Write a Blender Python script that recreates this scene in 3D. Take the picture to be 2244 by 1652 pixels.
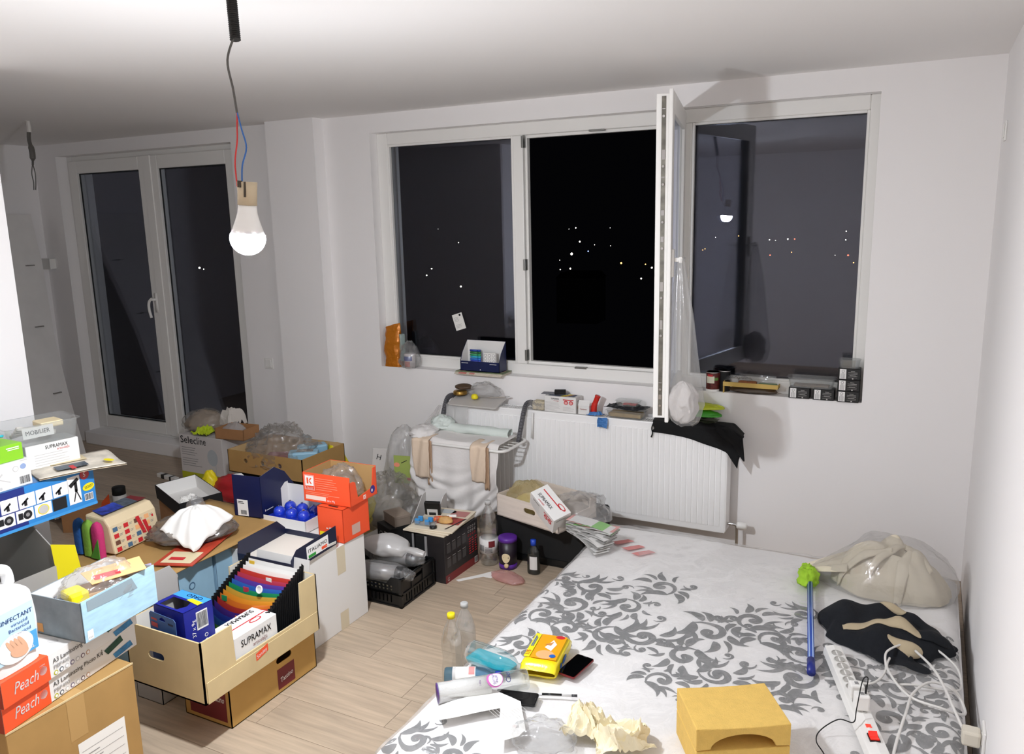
import bpy, bmesh, math, random
from mathutils import Vector, Matrix, noise, Euler
for o in list(bpy.data.objects): bpy.data.objects.remove(o)
scene = bpy.context.scene
COL = scene.collection
PI = math.pi
R_ = random.Random(7)

# ---------------------------------------------------------------- camera
def make_camera():
    yaw, pitch, roll = .477, .1955, -.0225
    f = Vector((-math.sin(yaw)*math.cos(pitch), math.cos(yaw)*math.cos(pitch), -math.sin(pitch)))
    r = f.cross(Vector((0, 0, 1))).normalized(); u = r.cross(f)
    c, s = math.cos(roll), math.sin(roll)
    X = c*r + s*u; Y = -s*r + c*u; Z = -f
    cd = bpy.data.cameras.new('camera'); cd.sensor_width = 36; cd.lens = 1771.39/2244*36
    cd.clip_start = .05; cd.clip_end = 3000
    co = bpy.data.objects.new('camera', cd); COL.objects.link(co)
    co.matrix_world = Matrix(((X.x, Y.x, Z.x, -.2578), (X.y, Y.y, Z.y, -4.5444), (X.z, Y.z, Z.z, 1.9146), (0, 0, 0, 1)))
    scene.camera = co
make_camera()

# ---------------------------------------------------------------- night sky, exposure
w = bpy.data.worlds.new('night'); scene.world = w; w.use_nodes = True
w.node_tree.nodes['Background'].inputs[0].default_value = (.0011, .0011, .0015, 1)
w.node_tree.nodes['Background'].inputs[1].default_value = 1
BULB_POS = (-1.95, -2.85, 1.875)
BULB_STRENGTH = 1560
vs = scene.view_settings
scene.display_settings.display_device = 'sRGB'
vs.view_transform = 'Standard'; vs.look = 'None'; vs.gamma = 1; vs.exposure = 0.0
vs.use_curve_mapping = False
scene.cycles.transparent_max_bounces = 12; scene.cycles.diffuse_bounces = 6; scene.cycles.glossy_bounces = 3; scene.cycles.max_bounces = 8
scene.cycles.caustics_reflective = False; scene.cycles.caustics_refractive = False

# ---------------------------------------------------------------- materials
def lin(h):
    h = h.lstrip('#'); v = [int(h[i:i+2], 16)/255 for i in (0, 2, 4)]
    return tuple(x/12.92 if x <= .04045 else ((x+.055)/1.055)**2.4 for x in v)
MT = {}
def mat(key, col='#cccccc', rough=.6, metal=0, var=0, vs_=6, bump=0, bs=60, stretch=None, emit=0, spec=.5, alpha=1, rnd=0, detail=4, coat=0):
    if key in MT: return MT[key]
    m = bpy.data.materials.new(key); m.use_nodes = True; nt = m.node_tree; N = nt.nodes; L = nt.links
    b = N['Principled BSDF']; c = lin(col) if isinstance(col, str) else col
    b.inputs['Base Color'].default_value = (*c, 1); b.inputs['Roughness'].default_value = rough
    b.inputs['Metallic'].default_value = metal; b.inputs['Specular IOR Level'].default_value = spec
    b.inputs['Coat Weight'].default_value = coat
    if emit:
        b.inputs['Emission Color'].default_value = (*c, 1); b.inputs['Emission Strength'].default_value = emit
    tc = None
    def coords():
        t = N.new('ShaderNodeTexCoord'); mp = N.new('ShaderNodeMapping'); L.new(t.outputs['Object'], mp.inputs[0])
        if stretch: mp.inputs['Scale'].default_value = stretch
        if rnd:
            oi = N.new('ShaderNodeObjectInfo'); vm = N.new('ShaderNodeVectorMath'); vm.operation = 'SCALE'; vm.inputs[0].default_value = (37, 19, 11)
            L.new(oi.outputs['Random'], vm.inputs['Scale']); L.new(vm.outputs[0], mp.inputs['Location'])
        return mp
    if var or bump: tc = coords()
    if var:
        n = N.new('ShaderNodeTexNoise'); n.inputs['Scale'].default_value = vs_; n.inputs['Detail'].default_value = detail
        L.new(tc.outputs[0], n.inputs['Vector'])
        r = N.new('ShaderNodeValToRGB'); r.color_ramp.elements[0].position = .3; r.color_ramp.elements[1].position = .7
        r.color_ramp.elements[0].color = (*[x*(1-var) for x in c], 1); r.color_ramp.elements[1].color = (*[min(1, x*(1+var)) for x in c], 1)
        L.new(n.outputs['Fac'], r.inputs[0]); out = r.outputs[0]
        if rnd:
            oi = N.new('ShaderNodeObjectInfo'); mr = N.new('ShaderNodeMapRange'); mr.inputs['To Min'].default_value = 1-rnd; mr.inputs['To Max'].default_value = 1+rnd
            L.new(oi.outputs['Random'], mr.inputs[0]); mu = N.new('ShaderNodeMix'); mu.data_type = 'RGBA'; mu.blend_type = 'MULTIPLY'; mu.inputs['Factor'].default_value = 1
            L.new(out, mu.inputs['A']); L.new(mr.outputs[0], mu.inputs['B']); out = mu.outputs['Result']
        L.new(out, b.inputs['Base Color'])
    if bump:
        n = N.new('ShaderNodeTexNoise'); n.inputs['Scale'].default_value = bs; n.inputs['Detail'].default_value = 4
        L.new(tc.outputs[0], n.inputs['Vector']); bp = N.new('ShaderNodeBump'); bp.inputs['Strength'].default_value = bump; bp.inputs['Distance'].default_value = .01
        L.new(n.outputs['Fac'], bp.inputs['Height']); L.new(bp.outputs[0], b.inputs['Normal'])
    MT[key] = m; return m
def film(key, tint='#f4f4f4', haze=.1, hazecol='#ffffff', gloss=.35, rough=.08, bump=.6, bs=14, ior=1.4):
    """thin clear plastic: see-through, a little milky, glossy at grazing angles"""
    if key in MT: return MT[key]
    m = bpy.data.materials.new(key); m.use_nodes = True; nt = m.node_tree; N = nt.nodes; L = nt.links; N.remove(N['Principled BSDF'])
    tr = N.new('ShaderNodeBsdfTransparent'); tr.inputs[0].default_value = (*lin(tint), 1)
    df = N.new('ShaderNodeBsdfDiffuse'); df.inputs[0].default_value = (*lin(hazecol), 1)
    tl = N.new('ShaderNodeBsdfTranslucent'); tl.inputs[0].default_value = (*lin(hazecol), 1)
    gl = N.new('ShaderNodeBsdfGlossy'); gl.inputs[0].default_value = (1, 1, 1, 1); gl.inputs['Roughness'].default_value = rough
    m0 = N.new('ShaderNodeMixShader'); m0.inputs[0].default_value = .4; L.new(df.outputs[0], m0.inputs[1]); L.new(tl.outputs[0], m0.inputs[2])
    m1 = N.new('ShaderNodeMixShader'); m1.inputs[0].default_value = haze; L.new(tr.outputs[0], m1.inputs[1]); L.new(m0.outputs[0], m1.inputs[2])
    fr = N.new('ShaderNodeLayerWeight'); fr.inputs[0].default_value = .5
    pw = N.new('ShaderNodeMath'); pw.operation = 'POWER'; pw.inputs[1].default_value = 3.2; L.new(fr.outputs['Facing'], pw.inputs[0])
    mu = N.new('ShaderNodeMath'); mu.operation = 'MULTIPLY_ADD'; mu.inputs[1].default_value = gloss*.6; mu.inputs[2].default_value = gloss*.13; mu.use_clamp = True; L.new(pw.outputs[0], mu.inputs[0])
    m2 = N.new('ShaderNodeMixShader'); L.new(mu.outputs[0], m2.inputs[0]); L.new(m1.outputs[0], m2.inputs[1]); L.new(gl.outputs[0], m2.inputs[2])
    L.new(m2.outputs[0], N['Material Output'].inputs[0])
    if bump:
        tc = N.new('ShaderNodeTexCoord'); n = N.new('ShaderNodeTexNoise'); n.inputs['Scale'].default_value = bs; n.inputs['Detail'].default_value = 5; n.inputs['Distortion'].default_value = 1.2
        L.new(tc.outputs['Object'], n.inputs['Vector']); bp = N.new('ShaderNodeBump'); bp.inputs['Strength'].default_value = bump*.5; bp.inputs['Distance'].default_value = .02
        L.new(n.outputs['Fac'], bp.inputs['Height'])
        for s in (gl, fr): L.new(bp.outputs[0], s.inputs['Normal'])
    MT[key] = m; return m

WHITE = mat('white_paint', '#f5f2f1', .85)
CEIL = mat('ceiling_paint', '#f1eeec', .9)
PVC = mat('white_pvc', '#f0eeea', .35)
CARD = mat('kraft_cardboard', '#ab864f', .85, var=.06, vs_=9)
CARDL = mat('pale_cardboard', '#cfb98c', .85, var=.05, vs_=9)
CARDB = mat('brown_cardboard', '#a8794f', .85, var=.08, vs_=9)
GREYB = mat('grey_board', '#a9a6a2', .85, var=.05)
WBOX = mat('white_board', '#e6e4e1', .7)
PAPER = mat('paper', '#efede8', .8)
BLK = mat('black_plastic', '#0c0d0e', .35)
BLKM = mat('black_matte', '#0a0a0b', .75)
NAVY = mat('navy_board', '#0f1a48', .4)
NAVYD = mat('dark_navy_board', '#151c38', .4)
ORNG = mat('orange_board', '#f2552c', .5)
RED = mat('red_ink', '#c8252c', .6)
DRED = mat('dark_red_ink', '#6e1d22', .6)
YEL = mat('yellow_ink', '#f3e11c', .5)
BLUE = mat('blue_ink', '#1b5fb4', .5)
SKYB = mat('sky_blue_ink', '#3f97d8', .5)
GRN = mat('green_ink', '#2f9a3c', .5)
INK = mat('black_ink', '#17171a', .6)
GINK = mat('grey_ink', '#8d8b8a', .7)
LINK = mat('light_grey_ink', '#c4c1be', .7)
WINK = mat('white_ink', '#f2f0ee', .6)
TAPE = film('clear_tape', '#e8d9b8', .25, '#d8c49a', .4, .15, 0)
GLASSF = None
POLY = film('clear_polythene', '#f2f2f2', .12, '#ffffff', .5, .07, .9, 16)
POLYG = film('grey_polythene', '#f0efed', .14, '#ecebe9', .5, .08, .9, 12)
POLYW = film('milky_polythene', '#f6f5f4', .4, '#fafafa', .3, .2, .7, 18)
WRAP = film('mattress_wrap', '#fefefe', .16, '#ffffff', .5, .12, 1.6, 7)
PET = film('clear_bottle_plastic', '#f4f5f4', .035, '#ffffff', 1.1, .035, .12, 20)
TRAYP = film('clear_tray_plastic', '#e6e8e8', .16, '#eef0f0', .55, .08, .25, 20)
METAL = mat('zinc_metal', '#8f8f8c', .35, .9)
CHROME = mat('chrome', '#cfcfcf', .15, 1)
GOLD = mat('brass_lid', '#a98443', .3, .9)

# ---------------------------------------------------------------- object helpers
def tag(o, label=None, cat=None, group=None, kind=None):
    if label: o['label'] = label
    if cat: o['category'] = cat
    if group: o['group'] = group
    if kind: o['kind'] = kind
    return o
def E(name, loc=(0, 0, 0), rz=0, rx=0, ry=0, label=None, cat=None, group=None, kind=None, parent=None):
    o = bpy.data.objects.new(name, None); COL.objects.link(o); o.empty_display_size = .05
    o.location = loc; o.rotation_euler = (rx, ry, rz)
    if parent: o.parent = parent
    return tag(o, label, cat, group, kind)
class G:
    def __init__(s): s.v = []; s.f = []
    def add(s, v, f):
        n = len(s.v); s.v += [tuple(p) for p in v]; s.f += [tuple(i+n for i in q) for q in f]; return s
    def box(s, x0, x1, y0, y1, z0, z1):
        return s.add([(x0, y0, z0), (x1, y0, z0), (x1, y1, z0), (x0, y1, z0), (x0, y0, z1), (x1, y0, z1), (x1, y1, z1), (x0, y1, z1)],
                     [(3, 2, 1, 0), (4, 5, 6, 7), (0, 1, 5, 4), (1, 2, 6, 5), (2, 3, 7, 6), (3, 0, 4, 7)])
    def bar(s, a, b, w, h, up=(0, 0, 1)):
        a = Vector(a); b = Vector(b); d = (b-a).normalized(); u = Vector(up)
        sd = d.cross(u)
        if sd.length < 1e-4: sd = d.cross(Vector((1, 0, 0)))
        sd.normalize(); u = sd.cross(d); P = []
        for e in (a, b):
            for i, j in ((-1, -1), (1, -1), (1, 1), (-1, 1)): P.append(e + sd*(w/2*i) + u*(h/2*j))
        return s.add(P, [(3, 2, 1, 0), (4, 5, 6, 7), (0, 1, 5, 4), (1, 2, 6, 5), (2, 3, 7, 6), (3, 0, 4, 7)])
    def lathe(s, prof, n=24, c=(0, 0, 0), sx=1, sy=1):
        P = []; F = []
        for r, z in prof:
            for i in range(n):
                a = 2*PI*i/n; P.append((c[0]+r*sx*math.cos(a), c[1]+r*sy*math.sin(a), c[2]+z))
        for k in range(len(prof)-1):
            for i in range(n):
                j = (i+1) % n; F.append((k*n+i, k*n+j, (k+1)*n+j, (k+1)*n+i))
        if prof[0][0] > 1e-4: F.append(tuple(reversed(range(n))))
        if prof[-1][0] > 1e-4: F.append(tuple((len(prof)-1)*n+i for i in range(n)))
        return s.add(P, F)
    def tube(s, pts, r, n=8, cap=True):
        pts = [Vector(p) for p in pts]; P = []; F = []; pu = None
        for k, p in enumerate(pts):
            d = (pts[min(k+1, len(pts)-1)]-pts[max(k-1, 0)]).normalized()
            if pu is None:
                pu = d.orthogonal().normalized()
            else:
                pu = (pu-d*pu.dot(d))
                pu = pu.normalized() if pu.length > 1e-6 else d.orthogonal().normalized()
            q = d.cross(pu); rr = r[k] if isinstance(r, (list, tuple)) else r
            for i in range(n):
                a = 2*PI*i/n; P.append(p+pu*(rr*math.cos(a))+q*(rr*math.sin(a)))
        for k in range(len(pts)-1):
            for i in range(n):
                j = (i+1) % n; F.append((k*n+i, k*n+j, (k+1)*n+j, (k+1)*n+i))
        if cap: F.append(tuple(reversed(range(n)))); F.append(tuple((len(pts)-1)*n+i for i in range(n)))
        return s.add(P, F)
    def grid(s, fn, nu, nv):
        P = [fn(i/nu, j/nv) for j in range(nv+1) for i in range(nu+1)]
        F = [(j*(nu+1)+i, j*(nu+1)+i+1, (j+1)*(nu+1)+i+1, (j+1)*(nu+1)+i) for j in range(nv) for i in range(nu)]
        return s.add(P, F)
    def prism(s, poly, h, o=(0, 0, 0), u=(1, 0, 0), v=(0, 1, 0)):
        o = Vector(o); u = Vector(u); v = Vector(v); n = u.cross(v).normalized(); k = len(poly)
        P = [o+u*a+v*b for a, b in poly] + [o+u*a+v*b+n*h for a, b in poly]
        F = [tuple(reversed(range(k))), tuple(range(k, 2*k))] + [(i, (i+1) % k, k+(i+1) % k, k+i) for i in range(k)]
        return s.add(P, F)
    def plate(s, outline, holes, t, o=(0, 0, 0), u=(1, 0, 0), v=(0, 1, 0)):
        """flat board with real holes"""
        bm = bmesh.new(); loops = []
        for lp in [outline]+holes:
            vs = [bm.verts.new((a, b, 0)) for a, b in lp]; loops.append(vs)
            for i in range(len(vs)): bm.edges.new((vs[i], vs[(i+1) % len(vs)]))
        bmesh.ops.triangle_fill(bm, use_beauty=True, use_dissolve=False, edges=bm.edges[:], normal=(0, 0, 1))
        bm.verts.ensure_lookup_table(); bm.verts.index_update()
        o = Vector(o); u = Vector(u); v = Vector(v); n = u.cross(v).normalized()
        base = [o+u*q.co.x+v*q.co.y for q in bm.verts]; nb = len(base)
        F = []
        for f in bm.faces:
            idx = [q.index for q in f.verts]
            if f.normal.z < 0: idx.reverse()
            F.append(tuple(i+nb for i in idx)); F.append(tuple(reversed(idx)))
        for vs in loops:
            ids = [q.index for q in vs]
            for i in range(len(ids)):
                a, b = ids[i], ids[(i+1) % len(ids)]; F.append((a, b, b+nb, a+nb))
        bm.free()
        return s.add(base+[p+n*t for p in base], F)
    def xf(s, M):
        s.v = [tuple(M @ Vector(p)) for p in s.v]; return s
    def mesh(s, name, m, smooth=False):
        me = bpy.data.meshes.new(name); me.from_pydata(s.v, [], s.f)
        if m: me.materials.append(m)
        if smooth: me.polygons.foreach_set('use_smooth', [True]*len(me.polygons))
        me.validate(); me.update(); return me
    def build(s, name, m, parent=None, smooth=False, bevel=0, solid=0, loc=None, rot=None, sub=0, label=None, seg=2, auto=False):
        me = s.mesh(name, m, smooth)
        if not auto:
            bm = bmesh.new(); bm.from_mesh(me); bmesh.ops.recalc_face_normals(bm, faces=bm.faces[:]); bm.to_mesh(me); bm.free()
        o = bpy.data.objects.new(name, me); COL.objects.link(o)
        if parent: o.parent = parent
        if loc: o.location = loc
        if rot: o.rotation_euler = rot
        if solid: md = o.modifiers.new('thickness', 'SOLIDIFY'); md.thickness = solid; md.offset = 0
        if bevel: md = o.modifiers.new('bevel', 'BEVEL'); md.width = bevel; md.segments = seg; md.limit_method = 'ANGLE'
        if sub: md = o.modifiers.new('sub', 'SUBSURF'); md.levels = sub; md.render_levels = sub
        if label: o['label'] = label
        return o
def circ(cx, cy, r, n=18, ry=None):
    ry = ry or r
    return [(cx+r*math.cos(2*PI*i/n), cy+ry*math.sin(2*PI*i/n)) for i in range(n)]
def slot(cx, cy, w, h, n=6):
    r = h/2; P = []
    for i in range(n+1): a = -PI/2+PI*i/n; P.append((cx+w/2-r+r*math.cos(a), cy+r*math.sin(a)))
    for i in range(n+1): a = PI/2+PI*i/n; P.append((cx-w/2+r+r*math.cos(a), cy+r*math.sin(a)))
    return P
def rect(x, y, w, h): return [(x, y), (x+w, y), (x+w, y+h), (x, y+h)]

# lettering
_T = {}
def text2d(s):
    if s in _T: return _T[s]
    cu = bpy.data.curves.new('t', 'FONT'); cu.body = s; cu.resolution_u = 2
    o = bpy.data.objects.new('t', cu); COL.objects.link(o); dg = bpy.context.evaluated_depsgraph_get()
    me = bpy.data.meshes.new_from_object(o.evaluated_get(dg))
    V = [(q.co.x, q.co.y) for q in me.vertices]; F = [tuple(p.vertices) for p in me.polygons]
    bpy.data.objects.remove(o); bpy.data.curves.remove(cu); bpy.data.meshes.remove(me)
    _T[s] = (V, F, max([a for a, b in V] or [0])); return _T[s]
class Print:
    """flat ink on one face: o = lower left corner, u = to the right, v = up"""
    def __init__(s, parent, o, u=(1, 0, 0), v=(0, 0, 1), off=.0007):
        s.p = parent; s.o = Vector(o); s.u = Vector(u).normalized(); s.v = Vector(v).normalized(); s.n = s.u.cross(s.v); s.off = off; s.g = {}
    def put(s, pts, faces, m, layer, nm):
        g = s.g.setdefault((nm, m.name), (G(), m))[0]
        g.add([s.o+s.u*a+s.v*b+s.n*(s.off*layer) for a, b in pts], faces)
    def poly(s, pts, m, layer=1, nm='printed_panel'): s.put(pts, [tuple(range(len(pts)))], m, layer, nm); return s
    def rect(s, x, y, w, h, m, layer=1, nm='printed_panel'): return s.poly(rect(x, y, w, h), m, layer, nm)
    def ell(s, cx, cy, rx, ry, m, rot=0, layer=1, nm='printed_panel'):
        c, q = math.cos(rot), math.sin(rot)
        return s.poly([(cx+a*c-b*q, cy+a*q+b*c) for a, b in circ(0, 0, rx, 24, ry)], m, layer, nm)
    def text(s, x, y, t, size, m, rot=0, sx=1, shear=0, layer=3, fit=None, bold=0):
        V, F, wd = text2d(t)
        if fit: sx = fit/(wd*size)
        c, q = math.cos(rot), math.sin(rot)
        for dx in ([0] if not bold else [0, bold*size, -bold*size]):
            pts = []
            for a, b in V:
                a2 = (a*sx+b*shear+dx)*size; b2 = b*size; pts.append((x+a2*c-b2*q, y+a2*q+b2*c))
            s.put(pts, F, m, layer+abs(dx)*.5, 'lettering')
        return s
    def lines(s, x, y, w, n, dy, th, m, seed=1, layer=2):
        r = random.Random(seed)
        for i in range(n): s.rect(x, y-i*dy, w*r.uniform(.6, 1), th, m, layer, 'fine_print')
        return s
    def bars(s, x, y, w, h, seed=1, bg=True, layer=2):
        if bg: s.rect(x-.06*w, y-.12*h, w*1.12, h*1.2, WINK, layer, 'barcode_ground')
        r = random.Random(seed); q = x
        while q < x+w:
            t = r.choice((.018, .03, .045))*w; s.rect(q, y, min(t, x+w-q), h, INK, layer+1, 'barcode'); q += t+r.choice((.02, .035))*w
        return s
    def flush(s):
        par = s.p
        for ch in s.p.children:          # ink belongs to the board it is printed on
            if ch.type == 'MESH' and ch.name.split('.')[0] in ('body', 'carton_body', 'jug_body', 'pack_body', 'pages', 'card', 'leaflet', 'strip_body', 'tray_shell', 'sack', 'box_body', 'front_band', 'mattress_top', 'label_paper', 'sheet_half', 'roll', 'page', 'green_insert'): par = ch; break
        for (nm, _), (g, m) in s.g.items():
            if nm == 'printed_panel' and 1 < len(g.f) <= 9:
                for f in g.f: G().add([g.v[i] for i in f], [tuple(range(len(f)))]).build(nm, m, par, auto=True)
            else:
                o = g.build(nm, m, par, auto=True)
                if len(g.f) > 1 and nm != 'lettering': o['kind'] = 'stuff'
        s.g = {}
# faces of a box whose visible corner (max x, min y, bottom) is its origin
def fx(p, d=0): return Print(p, (0, 0, 0), (0, 1, 0), (0, 0, 1))
def fy(p, w): return Print(p, (-w, 0, 0), (1, 0, 0), (0, 0, 1))
def ft(p, w, h): return Print(p, (-w, 0, h), (1, 0, 0), (0, 1, 0))
def cbox(name, label, cat, loc, w, d, h, m, rz=0, bevel=.002, rx=0, ry=0, group=None):
    e = E(name, loc, rz, rx, ry, label, cat, group)
    G().box(-w, 0, 0, d, 0, h).build('body', m, e, bevel=bevel, seg=1)
    return e
def walls(e, w, d, h, t, mo, mi, hx=None, hx0=None, hy=None, hy0=None, holes={}, base=True):
    """open carton: boards with real thickness (outside colour) and a lining (inside colour)"""
    H = {'+x': hx or h, '-x': hx0 or h, '-y': hy0 or h, '+y': hy or h}
    g = G()
    if base: g.box(-w, 0, 0, d, 0, t)
    fr = {'+x': ((-t, 0, 0), (0, 1, 0), d), '-x': ((-w, d, 0), (0, -1, 0), d), '-y': ((-w, t, 0), (1, 0, 0), w), '+y': ((0, d-t, 0), (-1, 0, 0), w)}
    for k, (o, u, ln) in fr.items():
        off = Vector(o)
        if k == '-x': off = Vector((-w+t, d, 0))
        hh = H[k]
        outl = hh if isinstance(hh, list) else rect(0, 0, ln, hh)
        g.plate(outl, holes.get(k, []), t, off, u, (0, 0, 1))
    b = g.build('carton_body', mo, e)
    if mi:
        q = G(); a = t+.0006
        def ln(o, u, L2, hh, hol):
            q.plate([(min(max(x, a), L2-a), min(max(y, t+.0006), 99)) for x, y in (hh if isinstance(hh, list) else rect(0, 0, L2, hh-.001))], hol, .0004, o, u, (0, 0, 1))
        ln((-a, d, 0), (0, -1, 0), d, (mirror(H['+x'], d)), [mirror(x, d) for x in holes.get('+x', [])])
        ln((-w+a, 0, 0), (0, 1, 0), d, (mirror(H['-x'], d)), [mirror(x, d) for x in holes.get('-x', [])])
        ln((0, a, 0), (-1, 0, 0), w, (mirror(H['-y'], w)), [mirror(x, w) for x in holes.get('-y', [])])
        ln((-w, d-a, 0), (1, 0, 0), w, (mirror(H['+y'], w)), [mirror(x, w) for x in holes.get('+y', [])])
        q.add([(-w+a, a, t+.0006), (-a, a, t+.0006), (-a, d-a, t+.0006), (-w+a, d-a, t+.0006)], [(0, 1, 2, 3)])
        q.build('lining', mi, e, auto=True)
    return b
def mirror(p, L):
    if not isinstance(p, list): return p
    return [(L-x, y) for x, y in reversed(p)]

def nz(p, s=1., seed=0): return noise.noise(Vector(p)*s+Vector((seed*7.13, seed*3.7, seed*1.9)))
def ridge(p, s, seed=0): return 1-abs(nz(p, s, seed))*2
def blob(dims, seed=1, amp=.12, freq=2.2, flat=.35, crease=.5, nu=40, nv=26, neck=None, top=1.0):
    """crumpled closed bag or cloth heap; dims = full size; sits on z=0"""
    g = G(); dx, dy, dz = dims
    def fn(u, v):
        a = 2*PI*u; b = PI*v-PI/2
        d = Vector((math.cos(a)*math.cos(b), math.sin(a)*math.cos(b), math.sin(b)))
        k = 1+amp*nz(d, freq, seed)+amp*crease*ridge(d, freq*2.3, seed+5)+amp*.4*crease*ridge(d, freq*5, seed+9)
        p = d*k
        z = p.z
        if z < 0: z *= flat
        z = (z+flat)/(1+flat)
        x, y = p.x*dx/2, p.y*dy/2
        return (x, y, max(0, z*dz*top))
    g.grid(fn, nu, nv)
    return g
def sheet(fn, nu, nv): return G().grid(fn, nu, nv)
def crumple(w, d, h, seed, freq=6, nu=30, nv=24, curl=.0):
    """crumpled sheet lying around the origin"""
    def fn(u, v):
        x = (u-.5)*w; y = (v-.5)*d
        e = (abs(u-.5)*2)**3+(abs(v-.5)*2)**3
        z = h*(.5+.5*nz((x, y, 0), freq, seed))+h*.6*max(0, ridge((x, y, 0), freq*1.9, seed+3))+h*.25*ridge((x, y, 0), freq*4, seed+7)
        x2 = x+h*.6*nz((x, y, 3), freq, seed+1); y2 = y+h*.6*nz((x, y, 5), freq, seed+2)
        return (x2, y2, max(0.001, z*(1-.55*min(1, e))+curl*e))
    return sheet(fn, nu, nv)
def smoothpath(pts, n=8):
    pts = [Vector(p) for p in pts]; out = []
    for i in range(len(pts)-1):
        p0 = pts[max(i-1, 0)]; p1 = pts[i]; p2 = pts[i+1]; p3 = pts[min(i+2, len(pts)-1)]
        for k in range(n):
            t = k/n
            out.append(.5*((2*p1)+(p2-p0)*t+(2*p0-5*p1+4*p2-p3)*t*t+(3*p1-p0-3*p2+p3)*t**3))
    out.append(pts[-1]); return out

# ================================================================ the setting
H = 2.6
def st(name, g, m, label=None, **k):
    o = g.build(name, m, **k); tag(o, label, 'wall' if name.startswith('wall') else name.split('_')[0], kind='structure'); return o
DX0, DX1, DZ1 = -6.915, -4.89, 2.5
WX0, WX1, WZ0, WZ1 = -3.634, -.5275, .908, 2.48
WT = .33
g = G()
g.box(-7.4, DX0, 0, WT, 0, H); g.box(DX0, DX1, 0, WT, DZ1, H); g.box(DX1, WX0, 0, WT, 0, H)
g.box(WX0, WX1, 0, WT, 0, WZ0); g.box(WX0, WX1, 0, WT, WZ1, H); g.box(WX1, .15, 0, WT, 0, H)
st('wall_back', g, WHITE, 'white plastered wall holding the wide window and the balcony door')
st('wall_pilaster', G().box(-4.447, -4.02, -.105, 0, 0, H), WHITE, 'white square pilaster between balcony door and wide window')
st('wall_right', G().box(0, .15, -5.9, 0, 0, H), WHITE, 'plain white wall along the right side of the mattress')
st('wall_left', G().box(-4.12, -3.97, -5.9, -2.28, 0, H), WHITE, 'bright white wall end at the left edge of the picture')
st('wall_nook', G().box(-7.4, -4.12, -2.43, -2.28, 0, H), WHITE, 'white wall closing the dim nook at the side away from the door')
st('wall_nook_left', G().box(-7.4, -7.2, -2.28, 0, 0, H), WHITE, 'dim white wall of the nook behind the leaning board')
st('wall_rear', G().box(-3.97, 0, -5.9, -5.75, 0, H), WHITE, 'white wall behind the photographer')
st('ceiling', G().box(-7.4, .15, -5.9, WT, H, H+.12), CEIL, 'plain white plastered ceiling')
# floor: a slab carrying laminate planks
LAM = mat('oak_laminate', '#b8a58f', .42, var=.16, vs_=3.2, stretch=(1.2, 16, 1), rnd=.07, detail=6, bump=.03, bs=30)
fl = st('floor', G().box(-7.4, .15, -5.9, 0, -.12, -.009), mat('plank_joint', '#4f4338', .9), 'pale oak laminate floor of long planks')
PL, PW = 1.285, .192
def plank_mesh(l):
    return G().box(0, l-.0016, 0, PW-.0016, -.009, 0).mesh('plank', LAM)
full = plank_mesh(PL); rr = random.Random(3)
for r in range(31):
    y1 = -r*PW; y0 = y1-PW
    xa = -7.2 if y0 > -2.28 else (-3.97 if y1 < -2.28 else -3.97)
    x = xa - rr.uniform(0, 1)*PL
    while x < 0:
        a, b = max(x, xa), min(x+PL, 0)
        if b-a > .04:
            me = full if b-a > PL-1e-4 else plank_mesh(b-a)
            o = bpy.data.objects.new('plank', me); COL.objects.link(o); o.parent = fl; o.location = (a, y0, 0)
        x += PL

# ---- wide window: frame, mullions, fixed panes, tilted-open sash
def glass_mat():
    m = bpy.data.materials.new('double_glazing'); m.use_nodes = True; N = m.node_tree.nodes; L = m.node_tree.links; N.remove(N['Principled BSDF'])
    tr = N.new('ShaderNodeBsdfTransparent'); tr.inputs[0].default_value = (.86, .88, .9, 1)
    gl = N.new('ShaderNodeBsdfGlossy'); gl.inputs[0].default_value = (.82, .84, 1, 1); gl.inputs['Roughness'].default_value = 0
    mx = N.new('ShaderNodeMixShader'); fr = N.new('ShaderNodeLayerWeight'); fr.inputs[0].default_value = .5
    pw = N.new('ShaderNodeMath'); pw.operation = 'POWER'; pw.inputs[1].default_value = 4; L.new(fr.outputs['Facing'], pw.inputs[0])
    ma = N.new('ShaderNodeMath'); ma.operation = 'MULTIPLY_ADD'; ma.inputs[1].default_value = .8; ma.inputs[2].default_value = .075; ma.use_clamp = True
    L.new(pw.outputs[0], ma.inputs[0]); L.new(ma.outputs[0], mx.inputs[0]); L.new(tr.outputs[0], mx.inputs[1]); L.new(gl.outputs[0], mx.inputs[2])
    L.new(mx.outputs[0], N['Material Output'].inputs[0]); return m
PANE = glass_mat()
GASK = mat('black_gasket', '#202224', .7)
wn = E('window_1', (0, 0, 0), label='wide white plastic window with three bays and the middle sash swung open', cat='window', kind='structure')
FY0, FY1 = .075, .145
g = G(); g.box(WX0, WX0+.085, FY0, FY1, WZ0, WZ1); g.box(WX1-.05, WX1, FY0, FY1, WZ0, WZ1)
g.box(WX0+.085, WX1-.05, FY0, FY1, WZ1-.075, WZ1); g.box(WX0+.085, WX1-.05, FY0, FY1, WZ0, WZ0+.07)
g.build('window_frame', PVC, wn, bevel=.006)
for a, b in ((-2.606, -2.536), (-1.565, -1.485)):
    G().box(a, b, FY0, FY1, WZ0+.07, WZ1-.075).build('mullion', PVC, wn, bevel=.005)
def pane(x0, x1, z0, z1, par, y=.11):
    p = G().box(x0, x1, y, y+.02, z0, z1).build('pane', PANE, par)
    g = G(); t = .007
    for q in ((x0, x0+t, z0, z1), (x1-t, x1, z0, z1), (x0, x1, z0, z0+t), (x0, x1, z1-t, z1)): g.box(q[0], q[1], y-.012, y-.001, q[2], q[3])
    g.build('gasket', GASK, par)
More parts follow.
